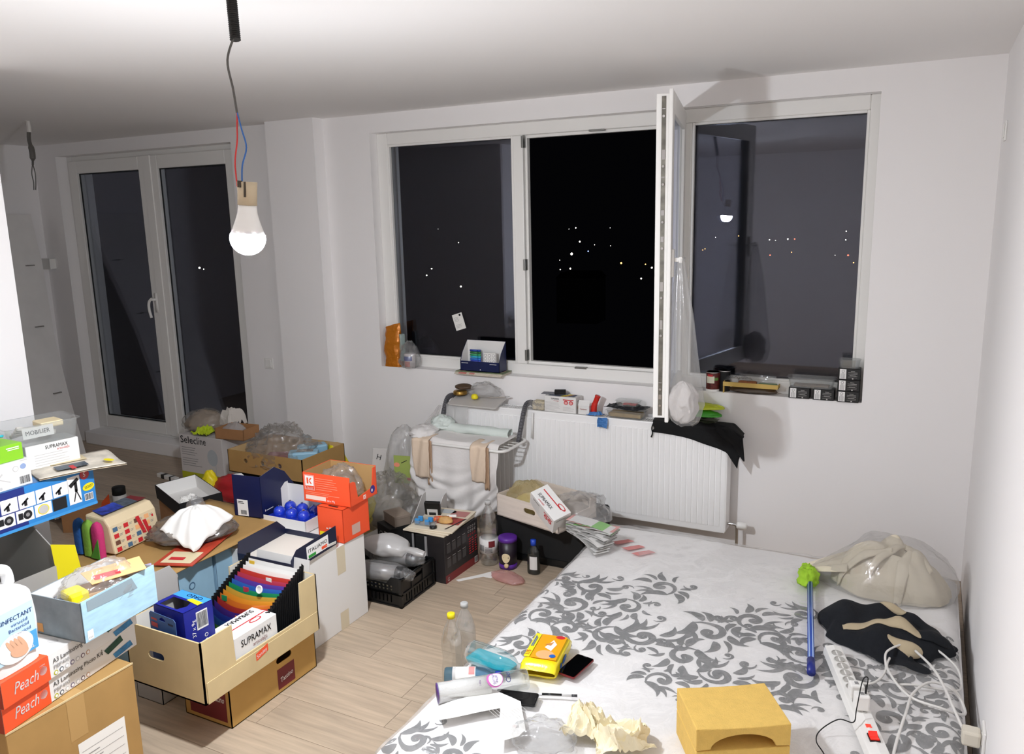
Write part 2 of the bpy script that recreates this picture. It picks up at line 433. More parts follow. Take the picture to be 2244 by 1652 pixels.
pane(WX0+.085, -2.606, WZ0+.07, WZ1-.075, wn); pane(-1.485, WX1-.05, WZ0+.07, WZ1-.075, wn)
# raised glazing beads of the fixed bays and the rebate of the open bay
g = G()
for x0, x1 in ((WX0+.085, -2.606), (-1.485, WX1-.05)):
    z0, z1 = WZ0+.07, WZ1-.075; t = .014
    for q in ((x0, x0+t, z0, z1), (x1-t, x1, z0, z1), (x0+t, x1-t, z0, z0+t), (x0+t, x1-t, z1-t, z1)): g.box(q[0], q[1], FY0+.004, FY0+.03, q[2], q[3])
g.build('glazing_bead', PVC, wn, bevel=.003)
g = G()
for q in ((-2.536, -2.522, WZ0+.07, WZ1-.075), (-1.579, -1.565, WZ0+.07, WZ1-.075), (-2.522, -1.579, WZ0+.07, WZ0+.086), (-2.522, -1.579, WZ1-.091, WZ1-.075)): g.box(q[0], q[1], FY0+.035, FY1, q[2], q[3])
g.build('rebate', PVC, wn)
g = G()
for z in (1.0, 1.58, 2.33): g.box(-2.545, -2.53, FY0-.006, FY0+.03, z, z+.07)
g.box(-2.2, -2.12, FY0-.004, FY0+.02, WZ0+.062, WZ0+.074); g.box(-2.1, -2.0, FY0-.004, FY0+.02, WZ1-.083, WZ1-.073)
g.build('striker_plate', METAL, wn, bevel=.002)
# open sash: local x runs from hinge to free end, local y through its thickness, room side at y=0
SL, SZ0, SZ1 = .94, .925, 2.462
sash = E('open_sash', (-1.535, .07, 0), math.atan2(-.92, .19), parent=wn)
g = G()
def ring(g, x0, x1, z0, z1, y0, y1, t):
    g.box(x0, x0+t, y0, y1, z0, z1); g.box(x1-t, x1, y0, y1, z0, z1); g.box(x0+t, x1-t, y0, y1, z0, z0+t); g.box(x0+t, x1-t, y0, y1, z1-t, z1)
ring(g, .0, SL, SZ0, SZ1, 0, .018, .1)                      # room-side flange
ring(g, .018, SL-.018, SZ0+.018, SZ1-.018, -.058, 0, .062)
g.build('sash_frame', PVC, sash, bevel=.004)
G().box(.075, SL-.075, -.03, -.01, SZ0+.075, SZ1-.075).build('pane', PANE, sash)
g = G().box(SL-.0178, SL-.0165, -.034, -.014, SZ0+.03, SZ1-.03)
g.build('locking_strip', mat('zinc_strip', '#77746c', .4, .8, var=.3, vs_=25), sash)
g = G()
for z in (SZ0+.08, SZ0+.16, SZ0+.42, SZ0+.6, SZ0+.83, SZ0+.95, SZ0+1.12, SZ0+1.2, SZ0+1.42):
    g.lathe([(.006, 0), (.006, .006)], 10); M = Matrix.Translation((SL-.0165, -.024, z)) @ Matrix.Rotation(PI/2, 4, 'Y')
    n = len(g.v)-20; g.v[n:] = [tuple(M @ Vector(p)) for p in g.v[n:]]
    g.box(SL-.0165, SL-.015, -.031, -.017, z+.03, z+.034+.02*(int(z*100) % 3))
g.build('locking_cam', CHROME, sash)
g = G().box(SL-.075, SL-.03, .018, .03, 1.62, 1.75).box(SL-.062, SL-.044, .03, .06, 1.69, 1.71)
g.box(SL-.064, SL-.042, .052, .068, 1.684, 1.714); g.bar((SL-.053, .06, 1.70), (SL-.19, .064, 1.70), .02, .014)
g.build('sash_handle', PVC, sash, bevel=.004)
# sticker on the left pane
stk = E('window_sticker', (-3.055, .1085, 1.23), label='white printed sticker on the glass of the left window bay', cat='sticker')
G().prism([(-.04, -.055), (.04, -.055), (.04, .055), (-.04, .055)], .0006, u=(math.cos(.3), 0, math.sin(.3)), v=(-math.sin(.3), 0, math.cos(.3))).build('label_paper', PAPER, stk)
p = Print(stk, (0, -.0004, 0), (math.cos(.3), 0, math.sin(.3)), (-math.sin(.3), 0, math.cos(.3)))
p.lines(-.03, .03, .05, 4, .008, .0016, GINK, 4).lines(-.03, -.02, .05, 3, .009, .0016, GINK, 6).ell(.02, .042, .008, .008, INK); p.flush()

# ---- balcony door
dr = E('door_1', (0, 0, 0), label='white two-leaf glazed balcony door in the dim nook', cat='door', kind='structure')
g = G(); ring(g, DX0, DX1, .11, DZ1, .1, .17, .06); g.build('door_frame', PVC, dr, bevel=.005)
def leaf(x0, x1, z0, z1, sb=.105, handle=None):
    f = E('door_leaf', (0, 0, 0), parent=dr); g = G(); ring(g, x0, x1, z0, z1, .075, .15, sb); g.build('leaf_frame', PVC, f, bevel=.006)
    G().box(x0+sb, x1-sb, .105, .125, z0+sb, z1-sb).build('pane', PANE, f)
    g = G(); ring(g, x0+sb, x1-sb, z0+sb, z1-sb, .096, .104, .008); g.build('gasket', GASK, f)
    if handle:
        g = G().box(x1-.06, x1-.03, .06, .075, 1.2, 1.36); g.lathe([(.011, 0), (.011, .05)], 10)
        M = Matrix.Translation((x1-.045, .075, 1.31)) @ Matrix.Rotation(PI/2, 4, 'X'); n = len(g.v)-20; g.v[n:] = [tuple(M @ Vector(p)) for p in g.v[n:]]
        g.tube(smoothpath([(x1-.045, .025, 1.32), (x1-.075, .018, 1.29), (x1-.085, .02, 1.23), (x1-.07, .022, 1.16)], 5), .011, 8); g.build('door_handle', PVC, f, smooth=True)
leaf(DX0+.045, -5.895, .14, DZ1-.04, handle=True); leaf(-5.885, DX1-.045, .14, DZ1-.04)
G().box(-5.93, -5.85, .066, .078, .14, DZ1-.04).build('astragal', PVC, dr, bevel=.004)
st('trim_1', G().box(DX0, DX1, -.05, .3, 0, .11), WHITE, 'white masonry threshold under the balcony door', bevel=.006)

# ---- city at night
LM = {'w': mat('street_light_white', '#fff6e8', emit=9), 'o': mat('street_light_amber', '#ffb060', emit=5), 'r': mat('street_light_red', '#ff6a4a', emit=5), 'b': mat('street_light_blue', '#86a6ff', emit=6)}
for m_ in LM.values(): m_.cycles.emission_sampling = 'NONE'
CITY = [(-93.4,-8.4,.19,'w'),(-94.7,-9.8,.19,'w'),(-86.4,-12.0,.24,'w'),(-86.6,-3.0,.14,'w'),(-91.4,-.2,.09,'w'),(-60.6,-.4,.17,'w'),(-62.0,-.6,.09,'w'),(-59.8,-3.0,.22,'w'),(-53.7,-.5,.08,'w'),(-61.5,-5.3,.35,'w'),(-58.1,-4.8,.17,'b'),(-64.0,-6.5,.09,'w'),(-61.8,-8.1,.22,'w'),(-63.9,-8.3,.13,'w'),(-51.5,-7.0,.26,'o'),(-56.8,-3.6,.09,'w'),(-53.6,-3.8,.09,'w'),(-47.6,-9.8,.21,'w'),(-45.6,-7.8,.21,'w'),(-46.8,-7.2,.17,'o'),(-34.1,-2.4,.08,'w'),(-30.1,-2.2,.12,'o'),(-35.9,-4.4,.12,'o'),(-24.9,-2.9,.12,'w'),(-23.9,-3.0,.08,'w'),(-21.9,-2.8,.15,'w'),(-20.8,-2.8,.15,'r'),(-24.7,-5.5,.16,'r'),(-21.2,-5.0,.12,'o'),(-12.8,-1.6,.11,'w'),(-12.8,-3.0,.11,'w'),(-12.3,-5.5,.19,'r'),(-14.3,-5.5,.08,'w'),(-38.5,-8.7,.16,'r'),(-11.4,-6.7,.15,'o'),(-36.3,-4.6,.12,'o'),(-161.6,-8.8,.34,'w'),(-160.2,-9.1,.17,'w')]
CN = {'w': 'white', 'o': 'amber', 'r': 'red', 'b': 'blue'}
sp = {}
for x, z, r, c in CITY:
    k = c
    if k not in sp: sp[k] = G().lathe([(0.0, -1), (.7, -.7), (1, 0), (.7, .7), (0, 1)], 8).mesh('lantern', LM[c], True)
    o = bpy.data.objects.new('street_light', sp[k]); COL.objects.link(o); o.location = (x, 140, z); o.scale = (r*.7,)*3
    bay = 'balcony door' if x < -150 else 'left window bay' if x < -80 else 'open middle window bay' if x < -42 else 'right window bay'
    tag(o, 'tiny distant %s light in the night seen through the %s' % (CN[c], bay), 'street light', '%s city lights through the %s' % (CN[c], bay))
for k, (x, y, z, w_, h_) in enumerate(((-27.2, 60, -4.3, 3.6, .9),)):
    b = E('distant_building', (x, y, z), .1, label='long pale low building far below in the night', cat='building')
    G().box(-w_/2, w_/2, 0, 3, -3, h_).build('facade', mat('night_facade', '#8a8880', .9), b); G().prism([(-w_/2-.1, h_), (w_/2+.1, h_), (w_/2-.4, h_+.5), (-w_/2+.4, h_+.5)], 3, o=(0, 3, 0), u=(1, 0, 0), v=(0, 0, 1)).build('roof', mat('night_roof', '#3a3634', .9), b)

# ---- bare bulb on its cord (the room's lamp)
bl = E('pendant_bulb', BULB_POS, label='glowing bare bulb hanging on red and blue wires from a black conduit', cat='lamp')
cpts = []
off = Vector(BULB_POS)
def L_(p): return tuple(Vector(p)-off)
pr = []
for i in range(64):
    t = i/63; pr.append((.0125+.0028*(i % 2), L_((-2.052+.03*t, -2.735-.027*t, 2.6-.185*t))))
G().tube([p for r, p in pr], [r for r, p in pr], 12).build('conduit', mat('black_conduit', '#1c1c1b', .5, var=.5, vs_=60), bl)
CORD = mat('grey_cord', '#55524e', .5)
G().tube(smoothpath([L_((-2.02, -2.763, 2.43)), L_((-2.035, -2.785, 2.36)), L_((-2.018, -2.79, 2.28)), L_((-2.001, -2.80, 2.215))], 6), .0032, 6).build('cord', CORD, bl, True)
G().tube(smoothpath([L_((-2.0, -2.80, 2.215)), L_((-2.004, -2.801, 2.18)), L_((-1.999, -2.81, 2.14)), L_((-2.004, -2.82, 2.08)), L_((-1.991, -2.832, 2.015))], 6), .0022, 6).build('red_wire', mat('red_wire', '#c9302e', .45), bl, True)
G().tube(smoothpath([L_((-2.0, -2.80, 2.215)), L_((-1.986, -2.803, 2.17)), L_((-1.972, -2.805, 2.12)), L_((-1.978, -2.82, 2.07)), L_((-1.975, -2.83, 2.015))], 6), .0022, 6).build('blue_wire', mat('blue_wire', '#2f66ad', .45), bl, True)
HOLD = mat('cream_bakelite', '#cdbb9d', .5)
tl = Matrix.Rotation(.10, 4, 'Y')
g = G(); g.lathe([(.026, .088), (.026, .125), (.027, .15), (.023, .15), (.022, .125), (.0, .12)], 24); g.xf(tl); g.build('lamp_holder', HOLD, bl, True)
g = G(); g.box(-.008, .004, -.0285, -.022, .135, .1525); g.box(.012, .016, -.0255, -.02, .11, .1505); g.xf(tl); g.build('holder_slot', mat('holder_recess', '#4a4035', .8), bl)
neck = [(.0, .092), (.0185, .092), (.019, .085), (.0205, .066), (.0255, .045), (.0335, .022), (.0385, .008), (.0385, .0)]
g = G(); g.lathe([(.0465, .008), (.040, .024), (.0325, .045), (.0265, .066), (.0245, .09), (.001, .092)], 32); g.xf(tl); g.build('bulb_neck', mat('bulb_neck_plastic', '#f6f4f0', .4), bl, True)
dome = [(.0465, .008)]+[(.048*math.cos(a), .047*math.sin(a)-.002) for a in [(.1-k*(PI/2+.1)/12) for k in range(1, 12)]]+[(0, -.049)]  # dome wider than the bulb itself; its overexposed bloom is built into the shape
g = G(); g.lathe(dome, 24); g.xf(tl); g.build('bulb_dome', mat('lit_bulb', (.95, 1., 1.07), emit=BULB_STRENGTH), bl, True)

# ---- wire stub from the nook's ceiling
nc = E('ceiling_wire', (-5.58, -1.07, 2.6), label='loose grey wires dangling from the ceiling of the nook', cat='wire')
G().tube([(0, 0, 0), (.004, 0, -.04), (0.002, 0, -.07)], .014, 8).build('conduit_end', mat('pale_conduit', '#cfcac4', .6), nc)
G().tube(smoothpath([(0, 0, -.06), (-.01, 0, -.12), (.006, 0, -.2), (-.006, 0, -.28)], 5), [.012]*8+[.018]*5+[.007]*3, 6).build('wire_bundle', CORD, nc)
for s in (-1, 1): G().tube(smoothpath([(-.006, 0, -.27), (.018*s-.01, 0, -.33), (.012*s-.01, 0, -.39), (-.02+.01*s, 0, -.44)], 5), .0035, 5).build('wire', CORD, nc)

# ---- switches and socket
def plate_(name, label, cat, loc, rz, rocker=True):
    e = E(name, loc, rz, label=label, cat=cat)
    G().box(-.042, .042, -.009, 0, -.042, .042).build('cover_plate', PVC, e, bevel=.004)
    if rocker: G().box(-.028, .028, -.014, -.009, -.03, .03).build('rocker', PVC, e, bevel=.003)
    else:
        g = G(); g.lathe([(.021, 0), (.021, .002), (.018, .002), (.018, -.006), (0, -.006)], 20); g.xf(Matrix.Translation((0, -.009, 0)) @ Matrix.Rotation(PI/2, 4, 'X')); g.build('socket_well', PVC, e)
    return e
plate_('light_switch', 'square white light switch on the wall beside the pilaster', 'switch', (-4.684, 0, .862), 0)
plate_('wall_switch', 'white switch high on the right wall near the corner', 'switch', (0, -.29, 2.235), -PI/2)
e = plate_('wall_socket', 'cream wall socket low on the right wall behind the cable plug', 'socket', (0, -1.86, .27), -PI/2, False)
jb = E('junction_box', (-7.14, 0, 1.6), label='small white junction box on the dim back wall of the nook', cat='box')
G().box(-.055, .055, -.05, 0, -.045, .045).build('box_body', PVC, jb, bevel=.004); G().box(-.058, .058, -.058, -.05, -.048, .048).build('box_lid', PVC, jb, bevel=.003)
# leaning board in the nook
lb = E('leaning_board', (-6.55, -1.0, 0), label='tall white plasterboard panel leaning on the nook wall', cat='board')
hb = 2.1; dx = -.58
g = G().plate([(0, 0), (.68, 0), (.69, .5), (.72, 1.0), (.82, 1.7), (.84, 2.0), (.85, hb), (.05, hb), (.03, 1.2)], [], .02, (0, 0, 0), (0, 1, 0), (dx/hb, 0, math.sqrt(1-(dx/hb)**2)))
g.build('panel', mat('plasterboard', '#f0edea', .9, var=.04), lb)
g = G()
for z, y in ((.55, .66), (1.1, .68), (1.6, .76)): g.box(.012+dx/hb*z, .03+dx/hb*z, y-.1, y-.03, z, z+.008)
g.build('torn_edge', mat('board_tear', '#8f8a85', .9), lb)

# ================================================================ mattress in its plastic wrap
BX0, BX1, BY0, BY1, BZ = -1.773, -.04, -2.66, -.485, .226
def bz(x, y):
    d = min(x-BX0, BX1-x, y-BY0, BY1-y)
    z = BZ + .005*nz((x, y, 0), 3.1, 2) + .0035*nz((x, y, 0), 8, 4) - .004*max(0, ridge((x, y, 0), 2.4, 8)-.75)*4
    if d < .07: z -= .045*(1-max(d, 0)/.07)**2.2
    return z
bed = E('mattress', ((BX0+BX1)/2, (BY0+BY1)/2, 0), label='big white mattress with grey scroll print still in its plastic wrap on the floor', cat='mattress')
bo = Vector(bed.location)
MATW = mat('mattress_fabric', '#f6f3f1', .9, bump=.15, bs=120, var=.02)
nu, nv = 120, 150
g = G(); g.grid(lambda u, v: tuple(Vector((BX0+(BX1-BX0)*u, BY0+(BY1-BY0)*v, bz(BX0+(BX1-BX0)*u, BY0+(BY1-BY0)*v)))-bo), nu, nv)
g.build('mattress_top', MATW, bed, smooth=True)
g = G()
per = [(BX0, BY0), (BX1, BY0), (BX1, BY1), (BX0, BY1)]
for k in range(4):
    a, b = per[k], per[(k+1) % 4]
    g.grid(lambda u, v: (a[0]+(b[0]-a[0])*u-bo.x, a[1]+(b[1]-a[1])*u-bo.y, v*bz(a[0]+(b[0]-a[0])*u, a[1]+(b[1]-a[1])*u)), 40, 4)
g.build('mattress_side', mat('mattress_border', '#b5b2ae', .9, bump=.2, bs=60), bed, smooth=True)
# printed damask scrolls
DAM = mat('grey_scroll_print', '#737373', .9, var=.12, vs_=40)
g = G()
def stroke(pts, wid, z=.0016):
    n = len(pts); P = []
    for i, (x, y) in enumerate(pts):
        x0, y0 = pts[max(i-1, 0)]; x1, y1 = pts[min(i+1, n-1)]
        dx, dy = x1-x0, y1-y0; l = math.hypot(dx, dy) or 1; nx, ny = -dy/l, dx/l
        w = wid[i]/2
        for s in (-1, 1):
            X = min(max(x+nx*w*s, BX0+.01), BX1-.01); Y = min(max(y+ny*w*s, BY0+.01), BY1-.01); P.append((X-bo.x, Y-bo.y, bz(X, Y)+z))
    g.add(P, [(2*i, 2*i+1, 2*i+3, 2*i+2) for i in range(n-1)])
def motif(cx, cy, S, rot, rnd):
    flip = rnd.choice((-1, 1)); c, s = math.cos(rot), math.sin(rot)
    T = lambda x, y: (cx+S*(x*flip*c-y*s), cy+S*(x*flip*s+y*c))
    def spiral(ox, oy, r0, a0, turns, w, n=26, k=.2):
        P = []; Wd = []
        for i in range(n+1):
            t = i/n; a = a0+turns*2*PI*t; r = r0*math.exp(-1.9*t*turns*.9)
            P.append(T(ox+r*math.cos(a), oy+r*math.sin(a))); Wd.append(S*w*(math.sin(PI*min(1, t*1.0+.02))**.7*(1-.45*t)+.03))
        stroke(P, Wd)
        e = P[-1]; q = [(e[0]+S*w*.45*math.cos(a)*0, e[1]) for a in (0,)]
        m = 10; stroke([(e[0]-S*.06+S*.12*i/m, e[1]) for i in range(m+1)], [S*.13*math.sqrt(max(0, 1-(2*i/m-1)**2)) for i in range(m+1)])
    def leaf(x0, y0, x1, y1, bend, w, n=12):
        P = []; Wd = []
        mx, my = (x0+x1)/2-bend*(y1-y0), (y0+y1)/2+bend*(x1-x0)
        for i in range(n+1):
            t = i/n; a = (1-t)**2; b = 2*t*(1-t); d = t*t
            P.append(T(a*x0+b*mx+d*x1, a*y0+b*my+d*y1)); Wd.append(S*w*math.sin(PI*t**.7)+.0005)
        stroke(P, Wd)
    spiral(0, 0, .62, 2.4, 1.5, .27)
    leaf(-.5, .45, .25, 1.0, -.5, .3); leaf(-.25, .55, .55, .85, -.45, .22); leaf(.0, .5, .8, .5, -.35, .14)
    leaf(-.6, .2, -1.05, .75, .5, .28); leaf(-.62, .0, -1.15, .25, .45, .22); leaf(-.6, -.2, -1.0, -.3, .4, .13)
    leaf(.45, -.1, 1.1, .15, -.5, .24); leaf(.4, -.35, 1.0, -.45, -.35, .14); leaf(.1, -.5, .55, -1.0, .4, .25); leaf(-.2, -.55, -.1, -1.05, .35, .14)
    spiral(-.85, -.62, .3, .3, 1.25, .14, 18); spiral(.95, .75, .26, 3.4, 1.2, .12, 18)
rm = random.Random(11)
for x, y, S, r in [(-1.70, -1.257, .09, 0), (-1.543, -1.285, .13, .4), (-1.568, -1.47, .15, 2.2), (-1.644, -1.621, .11, 3.6), (-1.334, -1.41, .12, 1.2), (-1.257, -1.154, .13, 2.9), (-.957, -1.477, .15, 1.8), (-.816, -1.307, .13, 4), (-1.325, -1.687, .13, 5.4), (-1.191, -1.625, .14, .8), (-1.497, -1.69, .11, 2.6), (-.705, -1.42, .12, 3.3), (-1.623, -1.88, .1, 1.2), (-.999, -1.708, .13, 5.1), (-.85, -1.78, .12, .9), (-1.03, -1.9, .1, 3), (-.635, -1.158, .11, .3), (-.608, -1.49, .12, 4.6), (-.59, -1.674, .15, .6), (-.612, -1.83, .1, 3.7), (-.226, -1.42, .11, 1.1), (-.119, -1.43, .08, 3.8), (-.265, -1.603, .12, 5.6), (-.121, -1.627, .08, .4), (-.279, -1.80, .13, 2.1), (-.12, -1.81, .11, 4.2), (-.2, -2.0, .13, .9), (-.389, -1.564, .1, 1.5), (-1.66, -2.58, .1, .7), (-1.517, -2.6, .1, 2.2), (-.103, -1.2, .08, 1.9), (-.1, -2.1, .1, 2.7)]:
    motif(x, y, S*1.02, r, rm)
g.build('scroll_print', DAM, bed, auto=True)['label'] = 'grey curling scroll print across the mattress'
# red printed label under the wrap
g = Print(bed, Vector((-1.643, -.784, .233))-bo, (.06, .073, 0), (.187, -.122, 0), .0)
g.o.z += .004
for a in (0, .09, .17): g.poly([(0, .0+a), (.1, a+.01), (.11, a+.05), (.01, a+.045)], mat('faded_red_print', '#dc8f8c', .7), 1, 'care_label')
g.flush()
# loose clear wrap
def fz(x, y):
    xi = min(max(x, BX0), BX1); yi = min(max(y, BY0), BY1); d = max(BX0-x, x-BX1, BY0-y, y-BY1, 0)
    z = bz(xi, yi)+.006+.016*max(0, ridge((x, y, 0), 2.1, 21)-.45)+.011*max(0, ridge((x, y*.6, 0), 5.5, 23)-.5)+.007*max(0, ridge((x, y, 0), 11, 25)-.4)
    if d > 0: z = max(.006, z-5.2*d-.04)
    return z
g = G(); fx0, fx1, fy0, fy1 = BX0-.045, BX1+.012, BY0-.05, BY1+.03
def ff(u, v):
    x = fx0+(fx1-fx0)*u; y = fy0+(fy1-fy0)*v
    return (x-bo.x+.006*nz((x, y, 1), 9, 3), y-bo.y+.006*nz((x, y, 2), 9, 5), fz(x, y))
g.grid(ff, 150, 180); g.build('plastic_wrap', WRAP, bed, smooth=True)
def ontop(x, y, dz=.0): return fz(x, y)+dz

# ---------------------------------------------------------------- things lying on the mattress
# foam packing block
fb = E('foam_block', (-.713, -2.215, .238), .538, label='yellow foam packing block with an arched hollow on the near edge of the mattress', cat='foam block')
FOAM = mat('yellow_foam', '#dfb862', .95, bump=.35, bs=260, var=.05, vs_=40)
G().box(-.1455, .1455, -.11, .11, 0, .088).build('lower_layer', FOAM, fb, bevel=.004)
arch = [(-.1455, .0)]+[(.0+.1*math.cos(a), .002+.045*math.sin(a)) for a in [PI-PI*k/12 for k in range(13)]]+[(.1455, 0), (.1455, .074), (.05, .07), (-.05, .07), (-.1455, .074)]
g = G().prism(arch, .22, o=(0, .11, .09), u=(1, 0, 0), v=(0, 0, 1))
g.build('upper_layer', FOAM, fb, bevel=.003)
# telephones
def phone(label, x, y, rz, case, tilt=0):
    e = E('smartphone', (x, y, ontop(x, y, .004)), rz, rx=tilt, label=label, cat='phone')
    G().prism(rrect(.0755, .153, .009), .008, o=(0, 0, 0)).build('phone_body', case, e, bevel=.0015)
    G().prism(rrect(.071, .148, .008), .0006, o=(0, 0, .008)).build('screen', mat('dark_screen', '#050506', .08), e)
    G().prism(rrect(.016, .003, .0014), .0004, o=(0, .0705, .0086)).build('earpiece', mat('earpiece', '#2a2a2c', .5), e)
def rrect(w, h, r, n=5):
    P = []
    for cx, cy, a0 in ((w/2-r, h/2-r, 0), (-w/2+r, h/2-r, PI/2), (-w/2+r, -h/2+r, PI), (w/2-r, -h/2+r, 3*PI/2)):
        for k in range(n+1): a = a0+PI/2*k/n; P.append((cx+r*math.cos(a), cy+r*math.sin(a)))
    return P
phone('smartphone with dark red edge lying face up beside the wet wipes', -1.339, -1.983, -.14, mat('red_phone_case', '#6e1518', .35))
phone('black smartphone half hidden under the paper receipt', -1.45, -2.263, -1.335, BLK)
# pen
e = E('ballpoint_pen', (-1.333, -2.178, ontop(-1.333, -2.178, .006)), math.atan2(.06, .154), label='clear ballpoint pen lying on the mattress near the black phone', cat='pen')
g = G().tube([(-.08, 0, 0), (.055, 0, 0)], .0042, 8); g.build('barrel', mat('pen_barrel', '#dcdcdc', .25), e, True)
G().tube([(-.05, 0, .001), (.02, 0, .001)], .0046, 8).build('grip', BLK, e, True)
G().tube([(.055, 0, 0), (.075, 0, 0)], .0048, 8).build('cap', mat('pen_cap', '#3a3a3c', .4), e, True); G().tube([(-.092, 0, 0), (-.08, 0, 0)], [.0012, .004], 8).build('tip', METAL, e)
# receipt
e = E('paper_receipt', (-1.5, -2.37, ontop(-1.5, -2.37)+.012), label='folded white paper receipt lying under the cotton pad tube', cat='paper')
def quadsheet(P, n=10, lift=.012, seed=1):
    P = [Vector((*p, 0)) for p in P]
    def fn(u, v):
        q = (P[0]*(1-u)+P[1]*u)*(1-v)+(P[3]*(1-u)+P[2]*u)*v
        return (q.x+1.5, q.y+2.37, .002+lift*(.5+.5*nz((q.x, q.y, 0), 7, seed)))
    return sheet(fn, n, n)
quadsheet([(-1.665, -2.445), (-1.543, -2.263), (-1.455, -2.345), (-1.615, -2.5)], lift=.02).build('sheet_half', PAPER, e, True)
quadsheet([(-1.543, -2.263), (-1.42, -2.285), (-1.33, -2.43), (-1.46, -2.36)], lift=.02).build('sheet_half', PAPER, e, True)
quadsheet([(-1.46, -2.36), (-1.33, -2.43), (-1.335, -2.47), (-1.385, -2.52)], lift=.02).build('sheet_half', PAPER, e, True)
p = Print(e, (.045, .0, .027), (.13, -.07, 0), (.08, .1, 0)); p.lines(0, .06, .09, 5, .011, .0014, LINK, 3); p.lines(.0, .0, .06, 5, .011, .0014, LINK, 5); p.flush()
# cotton pad tube
a, b = Vector((-1.698, -2.387, 0)), Vector((-1.452, -2.17, 0)); d = (b-a)
e = E('cotton_pad_tube', (a.x, a.y, ontop(a.x, a.y, .038)), math.atan2(d.y, d.x), label='clear plastic tube half full of white cotton pads with a purple end', cat='package')
Mx = Matrix.Rotation(PI/2, 4, 'Y')
for nm, m, pf in (('end_disc', mat('purple_board', '#56208e', .5), [(0, 0), (.036, .0), (.036, .003), (0, .003)]),
                  ('pad_stack', mat('cotton_white', '#f3f1ef', .9, bump=.2, bs=200), [(.0, .004), (.0345, .004), (.0345, .19), (0, .19)]),
                  ('tube_film', PET, [(.036, .0), (.0365, .1), (.036, .3), (.038, .325), (.034, .33)])):
    g = G().lathe(pf, 28); g.xf(Mx); g.build(nm, m, e, True)
pk = mat('pink_print', '#c566ae', .5); vi = mat('violet_print', '#5a4a8a', .5)
def wrapped(e, x0, txt, size, m, ang0, r, sideways=True):
    V, F, wd = text2d(txt); g = G()
    g.add([(x0+(-q if sideways else p)*size, r*math.sin(ang0+((p if sideways else q)*size)/r), r*math.cos(ang0+((p if sideways else q)*size)/r)) for p, q in V], F); g.build('lettering', m, e, auto=True)
def patch(e, x0, x1, a0, a1, r, m, name, n=10):
    g = G(); g.grid(lambda u, v: (x0+(x1-x0)*u, r*math.sin(a0+(a1-a0)*v), r*math.cos(a0+(a1-a0)*v)), 2, n); return g.build(name, m, e, True)
def disc(e, cx, ca, rad, r, m, name):
    g = G(); n = 24; P = [(cx, r*math.sin(ca), r*math.cos(ca))]
    for k in range(n): t = 2*PI*k/n; an = ca+rad*math.sin(t)/r; P.append((cx+rad*math.cos(t), r*math.sin(an), r*math.cos(an)))
    g.add(P, [(0, 1+k, 1+(k+1) % n) for k in range(n)]); g.build(name, m, e, True)
disc(e, .205, -.55, .03, .0372, pk, 'brand_roundel'); disc(e, .208, -.55, .025, .0376, mat('lilac_print', '#eadff0', .5), 'brand_roundel')
wrapped(e, .204, 'COTTON', .0105, vi, -1.05, .038); wrapped(e, .216, 'PADS', .0105, vi, -.85, .038); wrapped(e, .262, 'Cien', .026, mat('deep_blue_print', '#2a2b6a', .5), -1.1, .038); wrapped(e, .155, '140x', .011, mat('mauve_print', '#8a6aa6', .5), -1.0, .0356)
# water bottle lying (blue tinted) with label
PETB = film('blue_bottle_plastic', '#9cc3d8', .12, '#a8cfe2', .5, .06, .15, 20)
a, b = Vector((-1.752, -2.25, 0)), Vector((-1.56, -2.155, 0)); d = b-a
e = E('water_bottle', (a.x, a.y, ontop(a.x, a.y, .034)), math.atan2(d.y, d.x), label='small blue water bottle with blue cap lying beside the cotton pad tube', cat='bottle')
g = G().lathe([(.0, 0), (.028, .0), (.031, .006), (.031, .13), (.027, .15), (.014, .185), (.0125, .19)], 24); g.xf(Mx); g.build('bottle_body', PETB, e, True)
g = G().lathe([(.0, .188), (.015, .188), (.015, .21), (0, .21)], 18); g.xf(Mx); g.build('bottle_cap', mat('blue_cap', '#1230a0', .4), e, True)
patch(e, .03, .115, -1.7, .5, .0316, PAPER, 'bottle_label'); patch(e, .03, .042, -1.4, .2, .0319, LINK, 'bottle_label'); patch(e, .09, .112, -.9, .3, .0319, mat('faded_red_print', '#dc8f8c'), 'bottle_label')
# teal liquid bottle lying
a, b = Vector((-1.735, -2.085, 0)), Vector((-1.515, -2.115, 0)); d = b-a
e = E('liquid_bottle', (a.x, a.y, ontop(a.x, a.y, .048)), math.atan2(d.y, d.x), label='clear flat bottle with turquoise liquid lying on its side on the mattress edge', cat='bottle')
g = G().lathe([(.0, 0), (.04, .0), (.046, .012), (.046, .15), (.035, .19), (.018, .215), (.016, .235), (0, .235)], 28); g.xf(Mx); g.build('bottle_body', PET, e, True)
n = 24
P = []; F = []
for k, (x, r) in enumerate(((.004, .038), (.014, .0445), (.15, .0445), (.185, .035), (.2, .026))):
    for i in range(n):
        an = 2*PI*i/n; z = min(r*math.cos(an), -.006); P.append((x, r*math.sin(an) if r*math.cos(an) < -.006 else (math.copysign(math.sqrt(max(0, r*r-.000036)), math.sin(an))*min(1, abs(math.sin(an))*1.2)), z))
for k in range(4):
    for i in range(n): F.append((k*n+i, k*n+(i+1) % n, (k+1)*n+(i+1) % n, (k+1)*n+i))
F += [tuple(range(n)), tuple(4*n+i for i in range(n))]
g = G().add(P, F); g.build('turquoise_liquid', mat('turquoise_liquid', '#20b4c8', .15), e, True)
